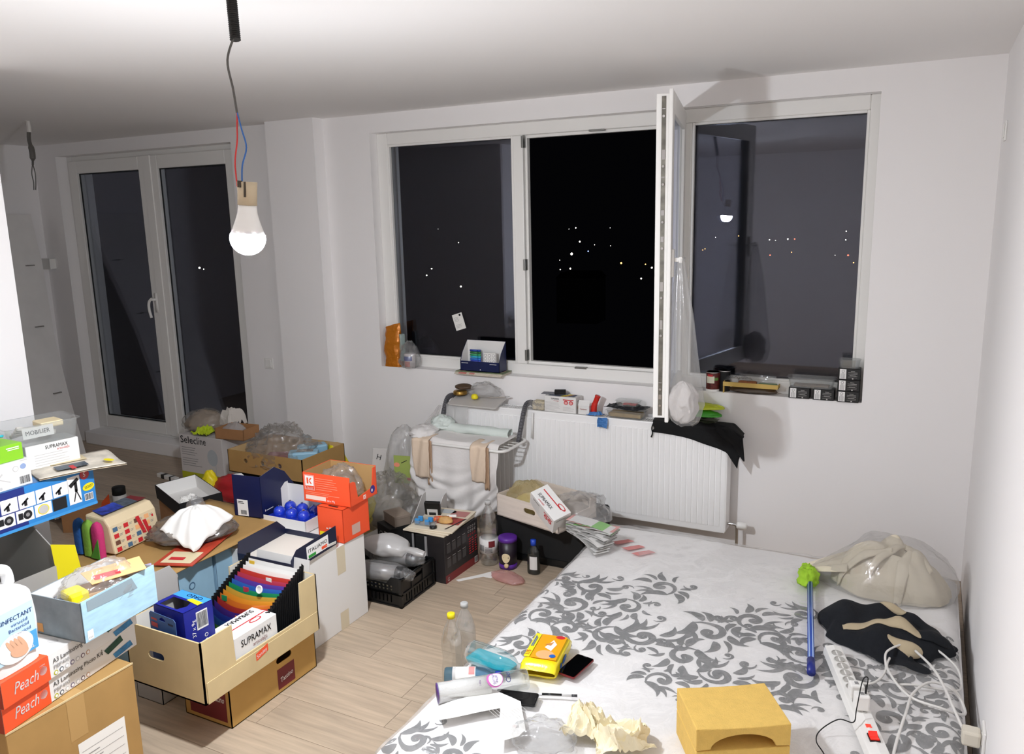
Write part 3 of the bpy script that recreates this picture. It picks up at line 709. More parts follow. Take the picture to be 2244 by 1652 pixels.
# wet wipes pack
e = E('wet_wipes_pack', (-1.457, -1.99, ontop(-1.457, -1.99)+.002), .15, label='yellow and orange pack of wet wipes on the mattress', cat='package')
YP = mat('glossy_yellow_film', '#f4dc1e', .25, bump=.25, bs=25)
def wp(u, v):
    a = 2*PI*u; w_ = .069; l = -.125+.25*v; pinch = 1-.75*max(0, abs(v-.5)*2-.82)/.18
    c, s = math.cos(a), math.sin(a); k = (abs(c)**5+abs(s)**5)**(-.2)
    return (w_*c*k*(.97+.03*pinch), l, .031+.031*s*k*max(.1, pinch)+.002*nz((c, v*3, s), 3, 4))
g = G().grid(wp, 40, 26); g.build('pack_body', YP, e, True)
p = Print(e, (-.066, -.1, .0645), (1, 0, 0), (0, 1, 0))
p.rect(.025, .02, .1, .175, mat('orange_print', '#f7a516', .3)); p.rect(0, .02, .022, .175, YEL); p.ell(.075, .05, .035, .03, mat('peach_print', '#f3b27a', .3), layer=2); p.poly([(.06, .1), (.08, .16), (.1, .13), (.09, .08)], WINK, 2); p.poly([(.055, .12), (.085, .145), (.08, .115)], mat('tan_print', '#c98d4a'), 3)
p.ell(.1, .185, .018, .012, RED, layer=2); p.text(.018, .03, '115', .024, RED, PI/2, layer=4); p.rect(.006, .095, .003, .08, BLUE, 4, 'fine_print'); p.rect(.012, .095, .003, .07, BLUE, 4, 'fine_print'); p.ell(.105, .045, .012, .012, BLUE, layer=3); p.flush()
p = Print(e, (-.0695, .12, .006), (0, -1, 0), (0, 0, 1)); p.rect(.02, 0, .2, .04, mat('deep_blue_print', '#2a2b6a')); p.flush()
p = Print(e, (.0695, -.1, .01), (0, 1, 0), (0, 0, 1)); p.ell(.1, .02, .03, .012, BLUE, layer=3); p.ell(.05, .02, .012, .01, BLUE, layer=3); p.flush()
# crumpled cream tissues
TIS = mat('cream_tissue', '#efe5c6', .9, bump=.15, bs=50)
for k, (x, y, s, sd, lb) in enumerate(((-1.165, -2.33, .16, 5, 'crumpled cream tissue nearest the transparent bag on the mattress'), (-1.03, -2.345, .19, 9, 'crumpled cream tissue nearest the foam block'))):
    e = E('crumpled_tissue', (x, y, ontop(x, y)), .5*k, label=lb, cat='tissue')
    crumple(s, s*.85, .085, sd, 13, 42, 42).build('tissue_sheet', TIS, e)
# small clear bag next to tissues
e = E('plastic_bag', (-1.27, -2.42, ontop(-1.27, -2.42)), .3, label='small crumpled clear plastic bag on the near edge of the mattress', cat='bag')
blob((.2, .14, .07), 31, .25, 2.5, .2).build('bag_film', POLY, e, True)
# bag of cream clothes
e = E('clothes_bag', (-.345, -.755, ontop(-.34, -.755)), .0, label='clear plastic bag stuffed with cream clothes in the far corner of the mattress', cat='bag')
CRM = mat('cream_cloth', '#e0d5bf', .95, bump=.35, bs=22, var=.06, vs_=8)
def folds(x, y, f, seed):
    """smooth cloth folds: bands that wander with a slow noise"""
    w1 = nz((x, y, 0), 3.2, seed)*2.6+nz((x, y, 1), 7, seed+1)*.7
    return .5+.5*math.sin(f*(x*math.cos(seed)+y*math.sin(seed))+w1*3.1)
def heapfield(cx, rx, ry, h, seed, f=34, lob=.16):
    def outl(a): return 1+lob*nz((math.cos(a), math.sin(a), 0), 1.3, seed)+.05*nz((math.cos(a), math.sin(a), 0), 4, seed+2)
    def pt(u, v):
        a = 2*PI*u; r = v; R = outl(a); x = cx+rx*R*r*math.cos(a); y = ry*R*r*math.sin(a)
        e = max(0, 1-r**2.6)**.62
        z = h*e*(.62+.25*nz((x, y, 0), 6, seed+3)+.30*folds(x, y, f, seed)+.16*folds(x, y, f*2.1, seed+4.2))
        return (x+.012*nz((x, y, 4), 14, seed)*r, y+.012*nz((x, y, 6), 14, seed)*r, max(0, z))
    return pt
hp = heapfield(.03, .25, .165, .2, 3, 30)
G().grid(hp, 110, 50).build('clothes', CRM, e, True)
for q, (x, y, a, l, w_) in enumerate(((.02, -.03, .9, .26, .05), (.12, .0, -.8, .2, .06), (-.08, -.06, .2, .22, .045), (.08, -.1, 1.3, .16, .06))):
    def flap(u, v, x=x, y=y, a=a, l=l, w_=w_, q=q):
        s_ = (u-.5)*l; t_ = (v-.5)*w_*(1-.6*abs(u-.5)*2); X = x+s_*math.cos(a)-t_*math.sin(a); Y = y+s_*math.sin(a)+t_*math.cos(a)
        rr_ = math.hypot((X-.03)/.25, Y/.165); e_ = max(0, 1-min(1, rr_)**2.6)**.62
        return (X, Y, .2*e_*(.95)+.012*math.cos(PI*(v-.5))+.004*math.sin(u*12+q))
    sheet(flap, 26, 8).build('cloth_fold', CRM, e, True, solid=.004)
def bagf(u, v):
    a = 2*PI*u; b = PI*v-PI/2; d = Vector((math.cos(a)*math.cos(b), math.sin(a)*math.cos(b), math.sin(b)))
    k = 1.05+.1*nz(d, 2, 13)+.05*ridge(d, 4, 17)
    x = d.x*k*.262+.015; t = max(0, -d.x-.35)/.65
    y = d.y*k*.185*(1-.75*t); z = max(.0, (d.z*k+.3)/1.3*.22*(1-.8*t))
    return (max(-.4, x-.09*t), y, z)
G().grid(bagf, 70, 40).build('bag_film', POLY, e, True)
def tailf(u, v): return (-.15-.21*v+.01*nz((u*3, v, 0), 2, 3), (u-.5)*(.24-.17*v)+.005, .075*(1-v)+.015+.02*abs(math.sin(u*9))*(1-.5*v))
sheet(tailf, 24, 10).build('gathered_neck', CRM, e, True)
# dark garment
e = E('dark_garment', (-.325, -1.235, ontop(-.32, -1.235)), -.12, label='crumpled navy garment with beige lining heaped beside the power strip', cat='clothing')
NVC = mat('navy_cloth', '#0d1118', .95, bump=.25, bs=60); 
gar = heapfield(0, .25, .175, .105, 43, 26, .3)
G().grid(gar, 120, 50).build('garment_cloth', NVC, e, True)
def gz(x, y): 
    rr_ = math.hypot(x/.25, y/.175); e_ = max(0, 1-min(1, rr_)**2.6)**.62
    return .105*e_*(.62+.25*nz((x, y, 0), 6, 46)+.30*folds(x, y, 26, 43)+.16*folds(x, y, 54.6, 47.2))
def band(pts, w, seed, m, nm):
    pts = smoothpath(pts, 6)
    def fn(u, v):
        i = min(int(u*(len(pts)-1)), len(pts)-2); t = u*(len(pts)-1)-i; q = pts[i].lerp(pts[i+1], t); d = (pts[i+1]-pts[i]).normalized(); s = d.cross(Vector((0, 0, 1)))
        q = q+s*(v-.5)*w*math.sin(PI*min(1, max(.04, u)))**.5
        return (q.x, q.y, max(gz(q.x, q.y), .004)+.003+.010*math.sin(PI*v)*math.sin(PI*u))
    return sheet(fn, 40, 6).build(nm, m, e, True, solid=.003)
BEI = mat('beige_lining', '#b9a98c', .95, bump=.2, bs=50)
band([(-.13, -.10, 0), (-.04, -.06, 0), (.06, -.045, 0), (.15, -.06, 0)], .06, 1, BEI, 'lining'); band([(-.03, .11, 0), (.02, .09, 0), (.07, .085, 0)], .045, 2, BEI, 'lining')
band([(.03, -.12, 0), (.1, -.13, 0), (.16, -.115, 0)], .045, 3, BEI, 'lining'); band([(.14, -.06, 0), (.2, -.0, 0), (.26, .045, 0)], .085, 4, NVC, 'sleeve'); band([(-.06, -.14, 0), (.06, -.175, 0), (.2, -.2, 0)], .1, 5, NVC, 'sleeve')
# stick with green cloth
e = E('broom_stick', (-.6, -1.25, ontop(-.6, -1.25, .016)), label='short blue striped stick with a lime cloth tied on its end', cat='stick')
A = Vector((-.04, .33, .01)); B = Vector((.048, -.33, 0))
G().tube([A, B], .0125, 14).build('handle', mat('blue_stick', '#2d4fa6', .3), e, True)
g = G()
dd = (B-A).normalized(); sdv = dd.cross(Vector((0, 0, 1)))
for s in (-.35, .35): g.tube([A+sdv*.0115*s*1.6+Vector((0, 0, .0105)), B+sdv*.0115*s*1.6+Vector((0, 0, .0105))], .0026, 6)
g.build('pale_stripe', mat('pale_blue_stripe', '#a9bfe6', .3), e, True)
G().tube([B-dd*.0, B+dd*.09], [.0145, .0155], 14).build('end_grip', mat('dark_blue_grip', '#16267e', .4), e, True)
g = blob((.075, .12, .07), 12, .3, 2.6, .4, .8, 30, 20); g.xf(Matrix.Translation((-.05, .37, -.014))); g.build('lime_cloth', mat('lime_cloth', '#a5d234', .85, bump=.3, bs=40), e, True)
g = blob((.06, .06, .05), 15, .3, 2.6, .4, .8, 24, 16); g.xf(Matrix.Translation((-.065, .43, -.008))); g.build('lime_cloth', MT['lime_cloth'], e, True)
# power strip
a, b = Vector((-.487, -1.468, 0)), Vector((-.27, -2.14, 0)); d = (b-a)
PSZ = ontop(-.4, -1.75)
e = E('power_strip', (a.x, a.y, PSZ+.003), math.atan2(d.y, d.x), label='long white multi-socket power strip with red lit switch on the mattress', cat='power strip')
SLN = .74
G().prism([(-.036, 0), (.036, 0), (.03, .03), (.0, .036), (-.03, .03)], SLN, o=(0, 0, 0), u=(0, 1, 0), v=(0, 0, 1)).build('strip_body', PVC, e, bevel=.002)
for k in range(9):
    g = G().lathe([(.019, 0), (.019, .002), (.0165, .002), (.016, -.004), (0, -.004)], 20); o = g.build('socket', mat('socket_plastic', '#b5b2ad', .4), e, loc=(.06+.045*k, 0, .0355))
    gg = G()
    for s in (-1, 1): gg.lathe([(0, .0), (.003, .0), (.003, .0006), (0, .0006)], 8, (s*.0095*math.cos(.7), s*.0095*math.sin(.7), -.0035))
    gg.build('pin_hole', BLKM, o)
G().box(SLN-.24+.0, SLN-.235+.012, -.008, .008, .034, .037).build('indicator', mat('red_indicator', '#e6402e', emit=.6), e)
sw = G().box(SLN-.19, SLN-.15, -.016, .016, .034, .038).build('switch_bezel', BLK, e)
G().prism([(0, 0), (.032, 0), (.032, .006), (.016, .003), (0, .012)], .026, o=(SLN-.186, .013, .037), u=(1, 0, 0), v=(0, 0, 1)).build('rocker_switch', mat('red_rocker', '#e0291c', .3, emit=.5), e)
for k, (xx, yy, h_) in enumerate(((.345, .004, .05), (.415, .004, .055))):
    c = E('phone_charger', (a.x+d.normalized().x*xx, a.y+d.normalized().y*xx, PSZ+.04), math.atan2(d.y, d.x), label=('white charger plug without a black cable in the power strip', 'white charger plug with a black cable in the power strip')[k], cat='charger')
    G().box(-.02, .02, -.023, .023, 0, h_).build('plug_body', PVC, c, bevel=.006)
    G().box(-.008, .008, -.006, .006, h_, h_+.001).build('usb_port', GINK, c)
    if k == 1: c1 = c
e = E('charging_cable', (-.36, -1.85, PSZ), label='thin black charging cable looping from the charger plug', cat='cable')
pts = [(-.349, -1.86, PSZ+.097), (-.345, -1.855, PSZ+.15), (-.36, -1.88, PSZ+.15), (-.37, -1.93, PSZ+.075), (-.375, -1.97, PSZ+.05), (-.42, -1.975, PSZ+.05), (-.47, -2.0, PSZ+.012), (-.475, -2.06, PSZ+.008), (-.44, -2.13, PSZ+.008), (-.42, -2.25, PSZ+.008)]
eo = Vector(e.location)
G().tube([p-eo for p in smoothpath(pts, 8)], .0019, 6).build('cord', BLKM, e, True); G().bar(Vector((-.349, -1.86, PSZ+.097))-eo, Vector((-.347, -1.858, PSZ+.125))-eo, .011, .007, (1, 0, 0)).build('usb_plug', BLK, e, bevel=.001)
for k_ in ('red_indicator', 'red_rocker'): MT[k_].cycles.emission_sampling = 'NONE'
# white mains cable in loops
e = E('mains_cable', (-.2, -1.55, ontop(-.2, -1.55)), label='thick white mains cable coiled in loops beside the power strip', cat='cable')
eo = Vector(e.location)
cp = [(-.43, -1.64), (-.344, -1.64), (-.3, -1.53), (-.297, -1.43), (-.183, -1.31), (-.075, -1.352), (-.05, -1.438), (-.075, -1.53), (-.208, -1.587), (-.26, -1.6)]
pts = [Vector((x, y, ontop(x, y, .01+(.03 if k in (3, 4) else 0)))) for k, (x, y) in enumerate(cp)]
CW = mat('white_cable', '#e4e1dc', .4)
G().tube([p-eo for p in smoothpath(pts, 10)], .0042, 8).build('cord', CW, e, True)
cp = [(-.29, -1.45), (-.292, -1.529), (-.221, -1.685), (-.12, -1.72), (-.054, -1.68), (-.045, -1.6), (-.075, -1.548), (-.15, -1.56), (-.205, -1.66), (-.225, -1.8), (-.25, -2.0), (-.26, -2.2)]
pts = [Vector((x, y, ontop(x, y, .02))) for x, y in cp]; G().tube([p-eo for p in smoothpath(pts, 10)], .0048, 8).build('cord', CW, e, True)
cp = [(-.205, -1.384, .05), (-.15, -1.5, .06), (-.115, -1.6, .055), (-.08, -1.75, .05), (-.06, -1.83, .045)]
pts = [Vector((x, y, BZ+z)) for x, y, z in cp]; G().tube([p-eo for p in smoothpath(pts, 10)], .0048, 8).build('cord', CW, e, True)
g = G().box(-.065, -.012, -1.885, -1.835, .245, .295); g.xf(Matrix.Translation(-eo)); g.build('mains_plug', mat('cream_plug', '#ded6c6', .4), e, bevel=.008)

# ================================================================ bottles on the floor
def pet_bottle(name, label, loc, h, r, capm, label_m=None, waist=True, body=None, lab=(.3, .55)):
    e = E(name, loc, label=label, cat='bottle'); s = h
    prof = [(0, .012), (r*.5, .0), (r*.92, .004), (r, .03*s/.3), (r, .3*s), (r*.88, .42*s) if waist else (r, .42*s), (r*.9, .47*s) if waist else (r, .47*s), (r, .58*s), (r*.97, .66*s), (r*.7, .8*s), (r*.36, .9*s), (.0135, .925*s), (.0135, .94*s), (.017, .943*s), (.0135, .948*s), (.0125, .95*s)]
    G().lathe(prof, 30).build('bottle_body', body or PET, e, True)
    if capm: G().lathe([(0, .945*s), (.0165, .945*s), (.0165, h), (.014, h+.002), (0, h+.002)], 22).build('bottle_cap', capm, e, True)
    if label_m:
        G().lathe([(r+.0012, lab[0]*s*.35), (r+.0012, lab[1]*s*.55)], 30).build('bottle_label', label_m, e, True)
    return e
CLEARCAP = mat('grey_cap', '#b9b9b7', .4)
pet_bottle('soda_bottle', 'empty clear bottle with yellow cap on the floor beside the mattress', (-1.897, -1.962, 0), .335, .0465, mat('yellow_cap', '#ecd818', .4))
pet_bottle('soda_bottle', 'empty clear bottle with grey cap behind the yellow-capped one', (-1.91, -1.835, 0), .32, .045, CLEARCAP, waist=False, body=film('cloudy_bottle_plastic', '#ecedec', .18, '#ffffff', .55, .06, .12, 20))
LAB = mat('white_bottle_label', '#dad8d6', .6)
e = pet_bottle('large_bottle', 'tall empty bottle with white label standing by the black box', (-2.355, -.815, 0), .37, .052, CLEARCAP)
G().lathe([(.0532, .075), (.0532, .155)], 30).build('bottle_label', LAB, e, True)
g = G(); r = .0538
g.grid(lambda u, v: (r*math.cos(-1.1+.7*u), r*math.sin(-1.1+.7*u), .115+.036*v), 8, 1); g.build('label_panel', DRED, e, auto=True)
g = G()
for k in range(9): a0 = -2.2+.07*k; g.grid(lambda u, v: (r*math.cos(a0+.035*u), r*math.sin(a0+.035*u), .09+.035*v), 1, 1)
for k in range(5): g.grid(lambda u, v: (r*math.cos(-1.5+.8*u), r*math.sin(-1.5+.8*u), .083+.007*k+.003*v), 6, 1)
g.build('barcode', INK, e, auto=True)
# purple snack tin
e = E('snack_tin', (-2.235, -.815, 0), label='round dark snack tin with purple lid standing against the black case', cat='tin')
G().lathe([(0, 0), (.05, 0), (.05, .16), (0, .16)], 30).build('tin_body', mat('tin_print', '#1d1420', .4), e, True)
G().lathe([(.0525, .158), (.0535, .172), (.052, .18), (.046, .182), (0, .181)], 30).build('tin_lid', mat('purple_lid', '#5b2a94', .35), e, True)
G().lathe([(.0508, .004), (.0508, .03)], 30).build('tin_stripe', MT['purple_lid'], e, True)
def cyl(e, r, a0, a1, z0, z1, m, nm): G().grid(lambda u, v: (r*math.cos(a0+(a1-a0)*u), r*math.sin(a0+(a1-a0)*u), z0+(z1-z0)*v), 10, 4).build(nm, m, e, True)
g = G(); P = [(0, 0)]
for k in range(20): t = 2*PI*k/20; P.append((.024*math.cos(t)*(1+.2*math.sin(t)), .028*math.sin(t)))
g.add([(.0512*math.cos(-1.35+x/.0512), .0512*math.sin(-1.35+x/.0512), .07+y) for x, y in P], [(0, 1+k, 1+(k+1) % 20) for k in range(20)]); g.build('picture', mat('cream_print', '#e3d2ab', .5), e, auto=True)
g = G().lathe([(.004, 0), (.011, 0), (.013, .012), (.004, .012)], 14); g.xf(Matrix.Translation((.02, -.052, .032)) @ Matrix.Rotation(PI/2-.2, 4, 'X')); g.build('picture_roll', mat('rolled_wafer', '#d9c295', .6), e, True)
# blue capped bottle
e = E('detergent_bottle', (-2.07, -.83, 0), label='dark translucent bottle with blue cap and white label by the black case', cat='bottle')
GLD = film('smoky_bottle_plastic', '#8a908f', .2, '#5b6160', .5, .08, .1, 20)
G().lathe([(0, 0), (.034, 0), (.037, .008), (.037, .11), (.034, .135), (.016, .16), (.0135, .165)], 24, sy=.7).build('bottle_body', GLD, e, True)
G().lathe([(0, .163), (.0155, .163), (.0155, .195), (0, .196)], 18).build('bottle_cap', mat('blue_bottle_cap', '#1d46b8', .4), e, True)
g = G(); g.grid(lambda u, v: (.0378*math.cos(-1.9+1.2*u), .0378*.7*math.sin(-1.9+1.2*u), .03+.075*v), 8, 1); g.build('bottle_label', LAB, e, auto=True)
# pink package, paper scraps
e = E('pink_package', (-2.165, -.96, .002), -.25, label='flat translucent pink plastic package lying on the floor before the tin', cat='package')
blob((.2, .11, .035), 61, .12, 2, .3, .6).build('package_film', film('pink_film', '#fbe6e4', .3, '#fbd8d4', .4, .12, .5, 20), e, True)
e = E('paper_strip', (-2.33, -1.0, .001), .85, label='long torn white paper strip on the floor before the black box', cat='paper')
G().plate([(-.11, -.015), (.03, -.014), (.06, -.05), (.13, -.03), (.1, .03), (.02, .018), (-.12, .01)], [], .0008).build('paper', PAPER, e)
# black case on the floor under the wooden tray, with orange glimpse
e = cbox('black_case', 'big black case on the floor carrying the whitewashed tray', 'case', (-1.815, -.72, 0), .55, .4, .262, BLKM, bevel=.012)
G().box(-.5, -.1, -.006, 0, .02, .05).build('base_trim', BLK, e); p = fy(e, .55); p.rect(.16, .02, .05, .008, ORNG); p.rect(.22, .018, .02, .012, ORNG); p.flush()

# ================================================================ radiator
RX0, RX1, RY0, RY1, RZ0, RZ1 = -3.02, -1.19, -.14, -.035, .115, .73
rad = E('radiator', ((RX0+RX1)/2, -.09, RZ0), label='long white ribbed panel radiator under the window', cat='radiator')
ro = Vector(rad.location); ENAM = mat('white_enamel', '#faf9f8', .3)
def rl(g): return g.xf(Matrix.Translation(-ro))
rl(G().box(RX0+.004, RX1-.004, RY0, RY0+.014, RZ0, RZ1)).build('front_panel', ENAM, rad, bevel=.006)
rl(G().box(RX0+.004, RX1-.004, RY1-.014, RY1, RZ0, RZ1-.02)).build('back_panel', ENAM, rad)
nr = 54; pit = (RX1-RX0-.06)/nr
rib = G().prism([(-pit*.40, 0), (pit*.40, 0), (pit*.33, .0045), (-pit*.33, .0045)], .53, o=(0, 0, 0), u=(1, 0, 0), v=(0, -1, 0)).mesh('rib', ENAM)
for k in range(nr):
    o = bpy.data.objects.new('rib', rib); COL.objects.link(o); o.parent = rad
    o.location = Vector((RX0+.03+pit*(k+.5), RY0, RZ0+.57))-ro
for x in (RX0, RX1-.012): rl(G().box(x, x+.012, RY0+.004, RY1, RZ0+.01, RZ1-.004)).build('side_cover', ENAM, rad, bevel=.003)
g = G(); g.box(RX0, RX1, RY0+.004, RY0+.022, RZ1-.003, RZ1); g.box(RX0, RX1, RY1-.018, RY1, RZ1-.003, RZ1)
for k in range(122): x = RX0+.012+.015*k; g.box(x, x+.006, RY0+.022, RY1-.018, RZ1-.004, RZ1-.001)
rl(g).build('top_grille', ENAM, rad)
v = E('radiator_valve', (-1.135, -.09, .16), label='white thermostatic valve at the lower right corner of the radiator', cat='valve')
g = G().lathe([(0, 0), (.018, 0), (.02, .01), (.02, .05), (.014, .055), (0, .055)], 18); g.xf(Matrix.Rotation(PI/2, 4, 'Y')); g.build('valve_head', PVC, v, True)
G().tube(smoothpath([(-.055, 0, 0), (-.01, 0, 0), (.0, 0, -.03), (0, 0, -.16)], 5), .009, 10).build('pipe', CHROME, v, True)
RT = RZ1
# ---- things on the radiator
# glove box with red-rimmed pictures
def glovebox(label, loc, w, d, h, rz=0, rx=0, ry=0, n=0):
    e = cbox('glove_box', label, 'box', loc, w, d, h, WBOX, rz, rx=rx, ry=ry)
    return e
e = glovebox('white printed glove box on the radiator with a dark bar on top', (-2.108, -.13, RT+.002), .21, .095, .098)
p = fy(e, .21); p.text(.045, .078, 'SUPRAMAX', .016, INK, fit=.055, bold=.03); p.text(.062, .068, 'articulații', .009, RED, fit=.035)
p.lines(.008, .06, .1, 8, .0075, .0018, LINK, 5); p.rect(.125, .078, .07, .006, RED)
for cx in (.145, .178): p.ell(cx, .064, .014, .013, RED, layer=2); p.ell(cx, .063, .0095, .009, mat('pink_lens', '#e7a2a0'), layer=3)
p.lines(.125, .035, .075, 4, .007, .0018, LINK, 8); p.flush()
p = fx(e); p.text(.02, .07, 'SUPRAMAX', .012, INK, fit=.05); p.ell(.05, .035, .025, .018, mat('tan_print', '#c98d4a')); p.flush()
p = ft(e, .21, .098); p.rect(.02, .012, .1, .07, mat('steel_blue_print', '#5a6275')); p.poly([(.1, .01), (.12, .01), (.16, .08), (.14, .08)], YEL, 2); p.poly([(.12, .01), (.14, .01), (.18, .08), (.165, .08)], mat('tan_print'), 2); p.rect(.15, .02, .04, .06, mat('dusk_print', '#3c4a6a')); p.flush()
e = E('leaflet', (-2.24, -.05, RT+.1015), .15, label='grey leaflet lying on the glove box on the radiator', cat='paper'); G().box(-.12, .05, -.035, .03, 0, .002).build('paper', mat('grey_leaflet', '#77787e', .6, var=.3, vs_=40), e)
e = E('black_eraser', (-2.235, -.075, RT+.104), .35, label='small black bar lying on top of the glove box on the radiator', cat='eraser'); G().box(-.035, .035, -.016, .016, 0, .024).build('bar_body', BLKM, e, bevel=.004); G().box(-.034, .034, -.015, .015, .024, .027).build('felt_pad', mat('dark_felt', '#1b1b1c', .9), e)
# crackers
e = E('bread_slice', (-2.365, -.09, RT+.001), label='slab of speckled cream bread in wrapping on the radiator beside the glove box', cat='food')
G().box(-.045, .04, -.03, .035, 0, .055).build('slice', mat('oat_bread', '#cfc3a8', .9, var=.25, vs_=60, bump=.4, bs=80), e, bevel=.01); 
g = crumple(.13, .1, .05, 71, 14); g.xf(Matrix.Translation((0, -.03, .0))); g.build('wrapper', POLY, e, True)
# small white carton
e = cbox('small_carton', 'small white carton with orange lettering between glove box and red pipe', 'carton', (-2.022, -.13, RT+.002), .072, .07, .055, WBOX)
p = fy(e, .072); p.text(.012, .03, 'Certuny', .014, ORNG, fit=.045, bold=.03); p.flush()
G().add([(-.072, .0, .055), (0, 0, .055), (.0, .02, .085), (-.072, .02, .085)], [(0, 1, 2, 3)]).build('open_flap', WBOX, e, solid=.001)
# red pipe bend
e = E('red_pipe', (-1.995, -.1, RT+.012), label='bright red bent plastic pipe piece standing on the radiator', cat='pipe')
G().tube(smoothpath([(-.008, 0, 0), (-.006, 0, .04), (.0, 0, .06), (.018, 0, .105)], 5), [.0185]*10+[.016]*6, 16).build('pipe_body', mat('glossy_red', '#cf2a20', .2), e, True); G().tube([(.016, 0, .1), (.019, 0, .108)], [.0175, .0175], 16).build('pipe_rim', mat('glossy_red'), e, True)
e = E('blue_tape', (-1.985, -.125, RT+.001), label='torn pieces of blue tape at the foot of the red pipe', cat='tape')
crumple(.1, .05, .022, 81, 20).build('tape_piece', mat('blue_tape', '#3f78b8', .5), e); g = crumple(.06, .06, .015, 83, 20); g.xf(Matrix.Translation((.06, -.035, -.03)) @ Matrix.Rotation(1.2, 4, 'X')); g.build('tape_piece', mat('blue_tape'), e)
# food trays
def foodtray(label, loc, w, d, h, m, rz=0, inner=None, name='plastic_tray', parts=True):
    e = E(name, loc, rz, label=label, cat='tray'); t = .012
    def rr(k, r): return rrect(w*k, d*k, r)
    P = []; F = []; rows = [(.86, 0), (.94, h*.95), (1.0, h), (1.02, h*.97)]; n = len(rrect(w, d, .02))
    for k, z in rows:
        for x, y in rrect(w*k, d*k, .02): P.append((x, y, z))
    for q in range(3):
        for i in range(n): F.append((q*n+i, q*n+(i+1) % n, (q+1)*n+(i+1) % n, (q+1)*n+i))
    F.append(tuple(range(n)))
    G().add(P, F).build('tray_shell', m, e)
    if inner: inner(e)
    return e
e = foodtray('clear plastic tray with a tan filling under black foil packs on the radiator', (-1.80, -.088, RT+.002), .24, .1, .045, TRAYP)
G().box(-.1, .1, -.042, .042, .006, .03).build('filling', mat('tan_filling', '#b79a6c', .8, var=.2, vs_=30), e, bevel=.006)
e = E('foil_pack', (-1.80, -.085, RT+.048), .06, label='flat black foil food pack lying on the clear tray on the radiator', cat='package')
crumple(.26, .1, .03, 91, 12).build('foil', mat('dark_foil', '#2b2c2f', .3, .3, bump=.4, bs=25), e)
foodtray('small clear box with red label on top of the black foil pack', (-1.79, -.085, RT+.076), .15, .085, .03, TRAYP, inner=lambda e: G().box(-.03, .05, -.02, .02, .004, .008).build('red_label', RED, e))
# packs in front of the open sash
e = E('black_trousers', (-1.38, -.1, RT), label='black trousers draped over the right end of the radiator', cat='clothing')
TRO = mat('black_cloth', '#08080a', .95, bump=.2, bs=60)
def trf(u, v):
    x = -1.62+.5*u; s = v*.30
    if s < .12: y, z = -.03-s, RT+.008
    else: y, z = -.152-.006*math.sin(u*14), RT+.006-(s-.12)*(.35+.55*u*u)
    z += .006*nz((u*5, v*3, 0), 1, 5)
    if u > .86: z -= (u-.86)*.4; 
    return (x+1.38+.02*nz((u, v, 2), 4, 6), y+.1, z-RT)
sheet(trf, 46, 22).build('trouser_cloth', TRO, e, True, solid=.006)
def leg(u, v):
    x = -1.27+.155*u+.02*v; z = RT+.018-.055*u*u-(.03+.10*u)*v; return (x+1.38, -.125-.035*v-.004*math.sin(u*9)+.1, z-RT)
sheet(leg, 16, 10).build('trouser_leg', TRO, e, True, solid=.02)
G().tube(smoothpath([(-.235, -.05, .0), (-.243, -.058, -.03), (-.238, -.058, -.06), (-.246, -.058, -.085)], 5), .004, 6).build('drawstring', TRO, e, True)
e = E('food_pack', (-1.41, -.095, RT+.016), .03, label='flat clear food pack lying on the black trousers', cat='package')
crumple(.3, .1, .03, 101, 10).build('pack_film', film('smoky_pack', '#a9a69c', .35, '#6f6a5e', .5, .1, .6, 15), e, True); G().box(-.1, .05, -.035, .02, .004, .02).build('filling', mat('brown_filling', '#6b5a48', .7, var=.35, vs_=30), e, bevel=.006)
e = E('green_snack_pack', (-1.395, -.085, RT+.05), -.04, label='glossy green and yellow snack packet below the hanging bag', cat='package')
blob((.3, .11, .04), 103, .1, 2, .3, .6).build('packet', mat('glossy_green', '#3f9d2c', .25, bump=.3, bs=20), e, True)
e = E('yellow_snack_pack', (-1.38, -.075, RT+.088), .1, label='glossy yellow green snack packet topmost below the hanging bag', cat='package')
blob((.29, .1, .035), 105, .12, 2, .3, .6).build('packet', mat('glossy_lime', '#c6d32e', .25, bump=.3, bs=20), e, True)
# ---- clear bag hanging from the sash handle
hb_ = E('hanging_bag', (-1.262, -.785, .905), label='long clear bag with white cloth hanging from the open sash handle', cat='bag')
def hbag(u, v):
    a = 2*PI*u; z = .80*v
    r = .014+.092*max(0, 1-v*1.0)**.8 if v > .12 else .05+.05*math.sqrt(max(0, 1-((.12-v)/.12)**2))-.012
    r *= 1+.12*math.sin(a*7+v*4)*(.4+v)*.8+.1*nz((math.cos(a), math.sin(a), v*2), 2, 3)
    return (r*math.cos(a)*.95-.035*v, r*math.sin(a)*.8, z+.01*nz((u, 0, 0), 9, 1))
G().grid(hbag, 60, 40).build('bag_film', film('thin_clear_bag', '#f4f4f4', .16, '#ffffff', .45, .1, .5, 10), hb_, True)
g = G().grid(lambda u, v: (lambda a, b: ((.07+.012*math.sin(a*5+3*nz((math.cos(a), math.sin(a), v*2), 2, 5))+.02*nz((math.cos(a), math.sin(a), v*3), 2, 7))*math.cos(b)*math.cos(a), (.06+.012*math.sin(a*5+3*nz((math.cos(a), math.sin(a), v*2), 2, 5)))*math.cos(b)*math.sin(a), .1+.1*math.sin(b)+.012*nz((math.cos(a), math.sin(a), v*4), 2.5, 9)))(2*PI*u, PI*v-PI/2), 60, 36); g.xf(Matrix.Translation((-.012, 0, .012))); g.build('white_cloth', mat('white_cloth', '#d9d3d0', .95, bump=.3, bs=40), hb_, True)

